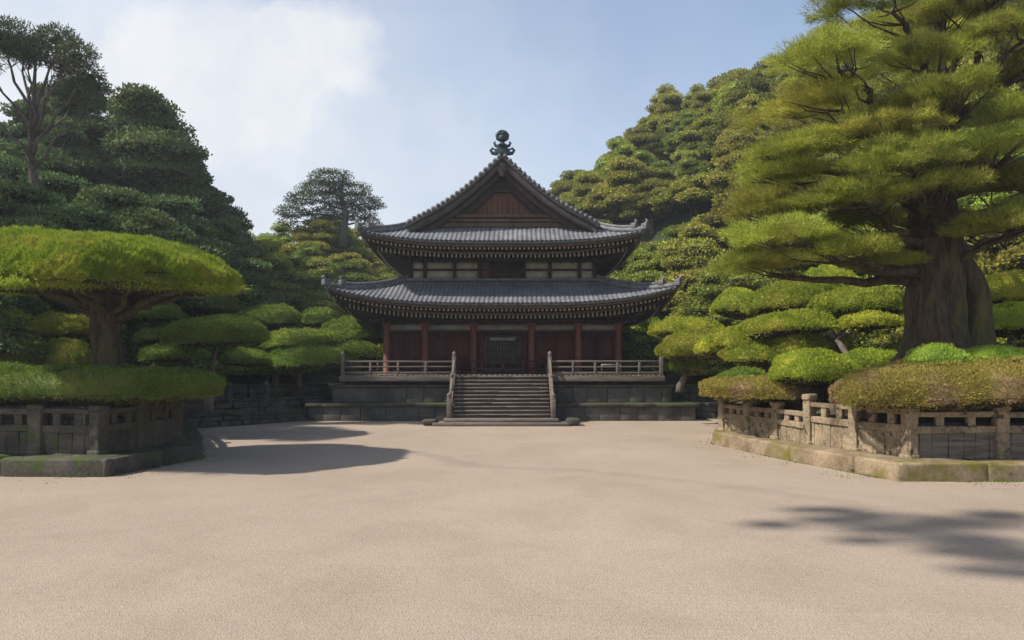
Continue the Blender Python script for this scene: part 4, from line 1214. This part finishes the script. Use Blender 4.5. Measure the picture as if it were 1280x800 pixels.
# shrubs on the right bed
low_shrub('clipped_shrub', [Lump((12.0, 19.35, 2.08), (3.3, 1.5, .92), ns(), amp=.06, under=.42, boxy=.2, slope=(.03, 0)),
                            Lump((15.6, 19.3, 2.12), (2.6, 1.5, .95), ns(), amp=.06, under=.42, boxy=.2)],
          'large browned heather-like cushion overhanging the near corner fence', M['leaf_brown'], 2800, .085, .02, z0=1.3)
low_shrub('clipped_shrub', [Lump((8.75, 25.0, 1.86), (2.2, 2.3, .62), ns(), amp=.05, under=.42, boxy=.2)],
          'smaller browned cushion overhanging the far end of the pale fence', M['leaf_brown'], 1700, .10, .026, z0=1.1)
low_shrub('clipped_shrub', [pixpad(896, 960, 460, 492, 25.5, 1.0, amp=.05)], 'small yellow green cushion on the smaller browned cushion', M['leaf_moss'], 1500, .10, .026, stems=False)
low_shrub('clipped_shrub', [pixpad(963, 1072, 437, 486, 23, 1.2, amp=.06), pixpad(1050, 1122, 437, 465, 24, 1.0, amp=.06)], 'vivid green rounded shrub left of the pine roots', M['leaf_bright'], 1700, .10, .024, z0=1.6)
low_shrub('clipped_shrub', [pixpad(1134, 1212, 430, 462, 19.2, .7, amp=.06), pixpad(1192, 1290, 433, 458, 19.6, .8, amp=.06)], 'dark green tufted shrub in front of the pine trunk', M['leaf_mid'], 2200, .09, .02, z0=2.2)

# --- giant pine on the right
Yp = 21.0
pb = np.array([(1170 - 640) / F * Yp, Yp, 2.9])
gp = thing('giant_pine', tuple(pb), 'giant old pine with thick dark trunk and feathery yellow green sprays', 'tree')
rng = np.random.default_rng(99)
tr = MB()
pts = [pb + np.array(v) for v in ((0, 0, -1.2), (0, 0, -.35), (-.02, 0, .2), (-.06, 0, 1.2), (.0, .05, 2.4), (.05, .1, 3.6), (-.1, .1, 5.0), (.2, .2, 7.0), (.1, .3, 9.2), (.5, .3, 11.5))]
gnarled(tr, pts, [1.75, 1.2, .93, .76, .70, .70, .58, .42, .30, .16], .11, 9, 84, 1)
pts = [pb + np.array(v) for v in ((.95, -.3, -.6), (1.05, -.25, .4), (1.12, -.2, 1.4), (.98, -.1, 2.3), (.55, .05, 3.2), (.2, .1, 3.8))]
gnarled(tr, pts, [.62, .44, .34, .32, .3, .25], .14, 6, 26, 5)
for k in range(12):
    a = k * 2 * PI / 12 + .2; r_ = rng.uniform(1.5, 2.4)
    tr.tube([pb + (math.cos(a) * .5, math.sin(a) * .5, .35), pb + (math.cos(a) * 1.05, math.sin(a) * 1.05, -.15), pb + (math.cos(a) * r_, math.sin(a) * r_, -.65)], [.38, .26, .10], 8, wob=.12, rng=rng)
tr.build('trunk', M['bark'], gp, smooth=True)
PP = [ # px0,px1,py0,py1,Y
 (1015, 1170, -45, 30, 19), (1140, 1310, -60, 10, 20), (1190, 1330, 10, 60, 19.5), (1085, 1230, -10, 50, 21),
 (945, 1105, 40, 100, 19), (1070, 1220, 42, 100, 20), (1220, 1340, 60, 110, 21),
 (965, 1100, 88, 150, 20), (1100, 1250, 88, 140, 18.8), (1215, 1330, 110, 165, 20),
 (1005, 1185, 128, 190, 19.2), (930, 1050, 160, 210, 19.5), (925, 1035, 190, 238, 20),
 (1030, 1200, 165, 235, 18.6), (1175, 1310, 150, 205, 19), (1160, 1240, 190, 228, 21.5), (1210, 1320, 195, 250, 20),
 (905, 1010, 228, 285, 19.8), (985, 1140, 215, 268, 19.0), (1225, 1320, 240, 292, 19.5), (1100, 1180, 205, 250, 22),
 (915, 1040, 262, 318, 19.0), (1020, 1120, 248, 300, 20.5), (895, 1000, 300, 352, 20), (985, 1110, 292, 332, 19.5),
 (1130, 1230, 262, 290, 23), (1060, 1140, 318, 335, 20.5),
 (1118, 1215, 212, 246, 19.0), (1195, 1300, 262, 296, 19.2),
]
pads = []
for q in PP:
    pads.append(pixpad(*q[:5], None, amp=.16, boxy=0, under=.6, slope=(.10, 0), freq=3.2))
for x, y, z, rx in ((13.5, 19.0, 13.0, 2.0), (16, 21, 12, 2.2), (17, 22, 9, 2.0), (12, 23, 13.5, 2.4), (14, 25, 10, 2.3), (10, 24.5, 11.5, 2.2), (9, 23.5, 8.5, 2.0), (16.5, 24, 7.5, 2.0)):
    pads.append(Lump((x, y, z), (rx, rx * .8, .55), ns(), amp=.16, under=.6, slope=(.05, 0)))
for i, p_ in enumerate(pads):
    hz = min(11.5, max(2.6, (p_.c[2] - pb[2]) * .80 - .2))
    k = np.interp(hz, [0, 2.4, 5, 7, 9.2, 11.5], [0, 1, 2, 3, 4, 5])
    start = np.array([np.interp(hz, [0, 5, 7, 9.2, 11.5], [0, -.1, .2, .1, .5]), np.interp(hz, [0, 11], [0, .3]), hz]) + pb
    br = MB(); d = p_.c - start; L_ = np.linalg.norm(d)
    r0 = min(.24, .05 + .026 * L_)
    pp = limb(br, start, p_.c - np.array([-p_.r[0] * .3, 0, p_.r[2] * .30]), r0, .05, rng, -.04 if hz < 4 else .03, 8)
    for j in range(9):
        t_ = rng.integers(4, 8); s0 = np.array(pp[t_])
        e, _n = p_.pts(sph(rng, 1)); e = p_.c + (e[0] - p_.c) * .8
        e[2] = p_.c[2] + (e[2] - p_.c[2]) * .35 - .08
        limb(br, s0, e, .035, .010, rng, -.05, 5)
    brn = br.build('branch', M['bark'], gp, smooth=True)
    rg = np.random.default_rng(ns())
    mb = MB()
    # twig clumps: sub-lumps scattered through the pad, each a spray of needles
    nsub = int(34 + 15 * p_.r[0])
    d = sph(rg, nsub); d[:, 2] = np.abs(d[:, 2]) * .9 - .15
    cc, NN = p_.pts(d, 1.0); tcc = rg.random(nsub) ** .45
    cc = p_.c + (cc - p_.c) * tcc[:, None]
    m_ = 300
    idx = np.repeat(np.arange(nsub), m_)
    sz = rg.uniform(.20, .44, nsub)[idx]
    off = sph(rg, len(idx)) * (rg.random(len(idx)) ** .5)[:, None] * np.array([1.15, .95, .40]) * sz[:, None]
    q_ = cc[idx] + off
    Nn = NN[idx] * .5 + off * 1.2
    blades(mb, q_, Nn, rg, .22, .013, .50, .42, (-.2, 0, 0), lenvar=.6)
    mb.build('needle_spray', M['leaf_pine'], brn)

# ------------------------------------------------------------------ hillside trees
def crown_proto(seed, rad, hgt, layers, leaf_n, leaf_l, leaf_w, flat=.42, conic=.0):
    rg = np.random.default_rng(seed); mb = MB()
    lumps = []
    for k in range(layers):
        f = k / max(1, layers - 1)
        rr = rad * ((1 - f) ** (0.55 + conic) if f < 1 else 0) + rad * .12
        n = max(1, int(round(6.5 * (rr / rad) ** 1.2 * (1 if k else 1))))
        for j in range(n):
            a = j * 2 * PI / n + rg.uniform(-.4, .4) + k
            r0 = rr * rg.uniform(.45, .8) if n > 1 else 0
            pr = rad * rg.uniform(.30, .46)
            lumps.append(Lump((r0 * math.cos(a), r0 * math.sin(a), hgt * (.36 + .58 * f) + rg.normal() * hgt * .03), (pr, pr * rg.uniform(.8, 1.1), pr * flat * rg.uniform(.8, 1.2)), rg.integers(1e6), amp=.14, under=.6, slope=(0, 0)))
    tot = sum(l.r[0] * l.r[1] for l in lumps)
    for l in lumps:
        n = int(leaf_n * l.r[0] * l.r[1] / tot)
        mb.cur = 1; core(mb, l, .72, 10, 6); mb.cur = 0
        d = sph(rg, n); d[:, 2] = np.where(d[:, 2] < 0, d[:, 2] * .6, d[:, 2])
        p, N = l.pts(d, 1.0)
        t = 1 - .30 * rg.random(n) ** 1.5
        p = l.c + (p - l.c) * t[:, None]
        blades(mb, p, N, rg, leaf_l, leaf_w, .8, .35, leaf=True)
    return mb, lumps
def tree_proto(name, seed, rad, hgt, layers, leaf_n, ll, lw, mat, bark=M['bark_grey'], **kw):
    mb, lumps = crown_proto(seed, rad, hgt, layers, leaf_n, ll, lw, **kw)
    root = bpy.data.objects.new(name, None); C.objects.link(root)
    cr = mb.build('crown', mat, None); cr.parent = root
    rg = np.random.default_rng(seed + 1)
    t = MB()
    t.tube([(0, 0, -1.0), (0, 0, 0), (rg.normal() * .15, rg.normal() * .15, hgt * .35), (rg.normal() * .2, rg.normal() * .2, hgt * .65), (0, 0, hgt * .9)], [rad * .10, rad * .085, rad * .065, rad * .045, rad * .02], 8)
    for l in lumps:
        limb(t, (0, 0, max(hgt * .2, l.c[2] - rad * .35)), l.c, rad * .03, rad * .01, rg, .02, 4)
    tk = t.build('trunk', bark, None, smooth=True); tk.parent = root
    return root
def copy_tree(src):
    r = src.copy(); C.objects.link(r)
    for ch in src.children:
        c = ch.copy(); C.objects.link(c); c.parent = r
    return r
bright = [tree_proto('hillside_tree', 300 + k, 3.6, 6.6, 5, 26000, .23, .12, M['leaf_hill_bright']) for k in range(3)] + [tree_proto('hillside_tree', 330, 2.6, 8.0, 7, 26000, .20, .10, M['leaf_hill_bright'], conic=.1, flat=.55), tree_proto('hillside_tree', 331, 3.9, 6.0, 4, 30000, .20, .10, M['leaf_hill_bright'], flat=.34), tree_proto('hillside_tree', 332, 3.2, 6.6, 5, 26000, .18, .09, M['leaf_mid'], flat=.6)]
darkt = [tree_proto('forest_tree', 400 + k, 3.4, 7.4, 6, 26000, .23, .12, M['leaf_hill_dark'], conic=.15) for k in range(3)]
used = {}
def place(protos, x, y, s, rz, label, cat, group, dz=0.0):
    p_ = protos[int(rz * 1000) % len(protos)]
    if p_.name in used: o = copy_tree(p_)
    else: o = p_; used[p_.name] = 1
    o.location = (x, y, float(H(x, y)) - .3 + dz); o.rotation_euler = (0, 0, rz); o.scale = (s, s, s)
    tag(o, label, cat, group)
    return o
rg = np.random.default_rng(2024)
def scatter(x0, x1, y0, y1, step, test):
    out = []; y = y0; row = 0
    while y < y1:
        st = step * (1 + (y - y0) / (y1 - y0) * .25)
        x = x0 + (row % 2) * st * .5
        while x < x1:
            xx = x + rg.uniform(-.3, .3) * st; yy = y + rg.uniform(-.3, .3) * st
            if test(xx, yy): out.append((xx, yy))
            x += st
        y += st * .80; row += 1
    return out
def inview(x, y, m=5):
    return abs(x) < .711 * y + m
pts = scatter(8, 75, 37, 96, 4.6, lambda x, y: inview(x, y) and H(x, y) > 1.0 and not (abs(x + .5) < 12 and y < 55) and x / y > .03 and H(x, y) < 44)
for (x, y) in pts:
    hgt = float(H(x, y))
    zone = ('low at the foot of' if hgt < 9 else 'halfway up' if hgt < 22 else 'near the crest of')
    place(bright, x, y, rg.uniform(.65, 1.3), rg.uniform(0, 6.28), 'layered yellow green tree %s the slope right of the hall' % zone, 'tree', 'trees %s the right hill' % zone)
nR = len(pts)
pts = scatter(-30, -16.5, 25.5, 36, 2.9, lambda x, y: inview(x, y, 3) and x / y < -.50)
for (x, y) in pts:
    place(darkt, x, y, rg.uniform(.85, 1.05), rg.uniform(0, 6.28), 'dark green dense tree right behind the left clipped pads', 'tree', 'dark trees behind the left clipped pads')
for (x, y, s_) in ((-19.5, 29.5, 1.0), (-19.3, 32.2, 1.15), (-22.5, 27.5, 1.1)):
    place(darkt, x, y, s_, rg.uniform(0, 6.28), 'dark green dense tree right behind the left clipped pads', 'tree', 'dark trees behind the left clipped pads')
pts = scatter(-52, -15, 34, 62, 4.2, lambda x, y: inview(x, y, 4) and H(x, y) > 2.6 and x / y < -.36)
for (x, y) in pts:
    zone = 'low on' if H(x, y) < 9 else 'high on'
    place(darkt, x, y, rg.uniform(.8, 1.25), rg.uniform(0, 6.28), 'dark green dense tree %s the left hill' % zone, 'tree', 'dark trees %s the left hill' % zone)
nL = len(pts)
pts = scatter(-34, 2, 50, 84, 4.4, lambda x, y: inview(x, y, 2) and H(x, y) > 1.5 and x / y > -.42 and x/y < -.08)
for (x, y) in pts:
    place(bright, x, y, rg.uniform(.7, 1.0), rg.uniform(0, 6.28), 'rounded olive green tree on the low hill left of the hall', 'tree', 'trees on the low hill left of the hall')
print('trees', nR, nL, len(pts))

pts = scatter(8, 40, 50, 82, 6.0, lambda x, y: inview(x, y) and H(x, y) > 1.0)
under = tree_proto('hillside_bush', 340, 3.0, 3.4, 3, 14000, .22, .11, M['leaf_hill_bright'], flat=.5)
for k_, (x, y) in enumerate(pts):
    place([under], x, y, rg.uniform(.8, 1.2), rg.uniform(0, 6.28), 'low bush between the trees on the slope right of the hall', 'bush', 'bushes on the right slope')
# garden shrubs filling the slope foot behind the clipped pads
sh = [tree_proto('garden_shrub', 500 + k, 1.7, 2.3, 3, 6000, .16, .08, M['leaf_mid']) for k in range(3)]
pts = scatter(-26, -9.5, 30, 50, 2.7, lambda x, y: H(x, y) > 1.2 and inview(x, y, 1) and not (x > -11.5 and y < 54))
for (x, y) in pts:
    place(sh, x, y, rg.uniform(.8, 1.25), rg.uniform(0, 6.28), 'loose green shrub among the clipped trees left of the hall', 'shrub', 'loose shrubs left of the hall')
pts = scatter(3, 16, 53.5, 60, 2.8, lambda x, y: True) + scatter(-14, -9.5, 53.5, 60, 2.8, lambda x, y: True)
for (x, y) in pts:
    place(sh, x, y, rg.uniform(1.2, 1.8), rg.uniform(0, 6.28), 'loose green shrub filling the gap behind the hall', 'shrub', 'shrubs behind the hall')
pts = scatter(9.5, 30, 33, 44, 2.7, lambda x, y: H(x, y) > 1.2 and inview(x, y, 1))
for (x, y) in pts:
    place(sh, x, y, rg.uniform(.8, 1.25), rg.uniform(0, 6.28), 'loose green shrub at the slope foot right of the hall', 'shrub', 'loose shrubs right of the hall')

# --- single pines on the skyline
def sky_pine(name, base, hgt, pads, label, mat, leaf_l, leaf_w, n_leaf, tr_r, core_f=0.0, twigs=6, sf=.8):
    root = thing(name, tuple(base), label, 'tree'); rg = np.random.default_rng(ns())
    base = np.array(base, float)
    t = MB()
    tp = [base + (0, 0, -1), base, base + (.3, 0, hgt * .35), base + (-.2, .1, hgt * .6), base + (.1, 0, hgt * .92)]
    t.tube(tp, [tr_r * 1.3, tr_r, tr_r * .75, tr_r * .5, tr_r * .15], 9, wob=.1, rng=rg)
    t.build('trunk', M['bark_grey'], root, smooth=True)
    b = MB(); c = MB()
    for l in pads:
        z0 = np.clip((l.c[2] - base[2]) * sf, hgt * .15, hgt * .88)
        start = base + (0, 0, z0)
        pp = limb(b, start, l.c, tr_r * .28, tr_r * .06, rg, -.10 if sf < .7 else .04, 6)
        for j in range(twigs):
            e, _ = l.pts(sph(rg, 1)); limb(b, pp[rg.integers(3, 6)], e[0], tr_r * .07, tr_r * .02, rg, -.04, 4)
        n = int(n_leaf * l.r[0] * l.r[1])
        if core_f: c.cur = 1; core(c, l, core_f, 12, 7); c.cur = 0
        d = sph(rg, n); p, N = l.pts(d, 1.0); p = l.c + (p - l.c) * (1 - .5 * rg.random(n))[:, None]
        blades(c, p, N, rg, leaf_l, leaf_w, .9, .3, leaf=True)
    b.build('branches', M['bark_grey'], root, smooth=True)
    c.build('crown', mat, root)
    return root
def PL(lst, Y, **kw): return [pixpad(a, b, c_, d, Y + (i % 3 - 1) * 1.0, None, amp=.15, under=.7, **kw) for i, (a, b, c_, d) in enumerate(lst)]
Y1 = 66.0
bz = P(428, 296, Y1)
sky_pine('lone_pine', bz, 6.2, PL([(385, 440, 212, 230), (370, 425, 226, 243), (415, 465, 228, 245), (355, 400, 240, 256), (395, 440, 240, 258), (430, 482, 244, 262), (343, 385, 256, 272), (380, 430, 258, 275), (425, 470, 260, 276), (348, 372, 268, 284), (450, 478, 270, 286)], Y1),
         'lone layered pine standing against the sky left of the hall roof', M['leaf_dark_pine'], .30, .08, 620, .42, core_f=.0, twigs=9)
Y2 = 31.0
bz = np.array([(42 - 640) / F * Y2, Y2, 4.0])
sky_pine('old_pine', bz, 13.2, PL([(-40, 40, 22, 60), (40, 100, 35, 62), (-10, 60, 45, 72), (70, 122, 52, 82), (95, 130, 80, 108), (75, 130, 100, 140), (-50, 0, 60, 90), (100, 128, 118, 150), (60, 100, 70, 90), (-60, -10, 100, 130), (20, 60, 62, 80)], Y2),
         'tall old pine with bare lower branches at the upper left of the photo', M['leaf_dark_pine'], .24, .045, 2300, .30, core_f=.3, twigs=16, sf=.74)
Y3 = 47.0
bz = np.array([(172 - 640) / F * Y3, Y3, P(172, 330, Y3)[2]])
sky_pine('tall_conifer', bz, 11.5, PL([(146, 204, 106, 132), (135, 220, 122, 150), (130, 240, 142, 178), (128, 250, 165, 205), (120, 262, 195, 240), (140, 280, 225, 275)], Y3, slope=(0, 0)),
         'tall dark conifer forming the peak of the left hill', M['leaf_hill_dark'], .30, .14, 700, .4, core_f=.8)

bz = np.array([-24.5, 25.0, 1.0])  # unseen high-crowned pine, added to throw shade on the left courtyard
sky_pine('yard_shade_caster', bz, 17.5, [Lump((x, y, z), (rx, rx * .7, .6), ns(), amp=.15, under=.6) for x, y, z, rx in ((-21.6, 23.6, 15.2, 1.5), (-22.6, 26.4, 15.8, 1.7), (-24.6, 24.4, 16.6, 1.8), (-26.6, 26.6, 15.4, 1.9), (-25.0, 28.2, 15.9, 1.6), (-22.4, 24.8, 17.0, 1.3), (-27.6, 24.2, 16.3, 1.7), (-24.8, 26.2, 17.9, 1.5), (-22.0, 28.0, 14.6, 1.2), (-29.0, 26.0, 15.6, 1.6))],
         'unseen pine added beyond the left edge to shade the courtyard', M['leaf_dark_pine'], .26, .09, 900, .34, core_f=.5, twigs=6, sf=.75)

# --- unseen pine added off the left edge, crown shaped to shade the near right gravel
bx = np.array([-16.5, 20.5, 1.6])
lp = thing('gravel_shade_caster', tuple(bx), 'unseen leaning pine added to shade the near right gravel', 'tree')
t = MB(); rg2 = np.random.default_rng(8)
t.tube([bx + (0, 0, -1), bx, bx + (-.1, 0, 5), bx + (0, -.2, 10), bx + (.2, -.8, 13)], [.4, .34, .28, .2, .15], 9)
CZ = 16.4; OFF = np.array([-sd[0], -sd[1]]) / sd[2] * CZ
cp = np.array([8.8 - OFF[0], 12.6 - OFF[1], CZ])
limb(t, bx + (.2, -.8, 13), cp, .03, .02, rg2, .02)
t.build('trunk', M['bark'], lp, smooth=True)
c = MB()
for (a0, a1, pc, h_) in ((922, 1000, 656, 9), (960, 1090, 638, 7), (985, 1110, 650, 10), (1010, 1200, 662, 14), (1080, 1290, 654, 20), (1035, 1120, 676, 9), (1110, 1300, 676, 24), (1180, 1330, 694, 24),
                         (1140, 1230, 689, 8), (1230, 1340, 716, 18), (1190, 1300, 645, 14), (1300, 1480, 670, 46), (1190, 1250, 712, 7), (1280, 1500, 700, 34), (1040, 1130, 644, 7)):
    gx0, gy0 = gx(a0, pc); gx1, _ = gx(a1, pc); ry_ = abs(gx(640, pc - h_ / 2)[1] - gx(640, pc + h_ / 2)[1]) / 2
    l = Lump(((gx0 + gx1) / 2 - OFF[0], gy0 - OFF[1], CZ + rg2.uniform(-.15, .15)), ((gx1 - gx0) / 2 * .9, max(.16, ry_), .22), ns(), amp=.18)
    n = int(1500 * l.r[0] * l.r[1]) + 300; d = sph(rg2, n); p, N = l.pts(d); p = l.c + (p - l.c) * (1 - .95 * rg2.random(n))[:, None]
    blades(c, p, N, rg2, .24, .07, .8, .1, leaf=True)
c.build('crown', M['leaf_dark_pine'], lp)

# ------------------------------------------------------------------ small growth and litter along the stones
def litter(name, lines, mat, n_per_m, label, spread, L_, W_, upv, kind_leaf):
    rgl = np.random.default_rng(ns()); mb = MB()
    for ln in lines:
        for i in range(len(ln) - 1):
            a = np.array(ln[i], float); b = np.array(ln[i+1], float); d = b - a; Ls = np.linalg.norm(d)
            t = rgl.random(int(Ls * n_per_m)); cl = np.sin(t * Ls * 2.1 + i) + np.sin(t * Ls * 5.3 + 2 * i) * .6 + rgl.normal(size=len(t)) * .5
            t = t[cl > .5]; nrm = np.array([d[1], -d[0]]) / Ls
            p2 = a + d * t[:, None] + nrm * (np.abs(rgl.normal(size=len(t))) * spread - .03)[:, None] + rgl.normal(size=(len(t), 2)) * .01
            p3 = np.concatenate([p2, np.full((len(t), 1), .004)], 1)
            blades(mb, p3, np.tile([0, 0, upv], (len(t), 1)), rgl, L_, W_, .5, upv * .3, leaf=kind_leaf)
    return tag(mb.build(name, mat), label, None, None, 'stuff')
POD = [(TX - 9.7, TY - 8.72), (TX - 3.7, TY - 8.72)]; POD2 = [(TX + 3.7, TY - 8.72), (TX + 9.7, TY - 8.72)]
litter('grass', [LB, RB, [(-14.9, 30.7), (-12.1, 33.1), (-9.9, 36.3)], POD, POD2], M['leaf_moss'], 260, 'small weeds and moss along the foot of the stones', .05, .07, .012, 1.0, False)
litter('leaves', [LB, RB, [(-14.9, 30.7), (-9.9, 36.3)]], [M['soil'], M['soil']], 90, 'fallen needles and leaves scattered beside the kerbs', .55, .05, .02, .05, True)

# ------------------------------------------------------------------ the air
hz = MB(); hz.box((0, 250, 33), (1040, 660, 70))
hm = bpy.data.materials.new('haze_air'); hm.use_nodes = True
ht = hm.node_tree
for n in list(ht.nodes): ht.nodes.remove(n)
ho = ht.nodes.new('ShaderNodeOutputMaterial'); hv = ht.nodes.new('ShaderNodeVolumePrincipled')
hv.inputs['Color'].default_value = (0.86, 0.92, 1.0, 1); hv.inputs['Density'].default_value = 0.0007; hv.inputs['Anisotropy'].default_value = 0.3
ht.links.new(hv.outputs[0], ho.inputs['Volume'])
tag(hz.build('haze', hm), 'thin bluish air over the courtyard and hills', None, None, 'stuff')
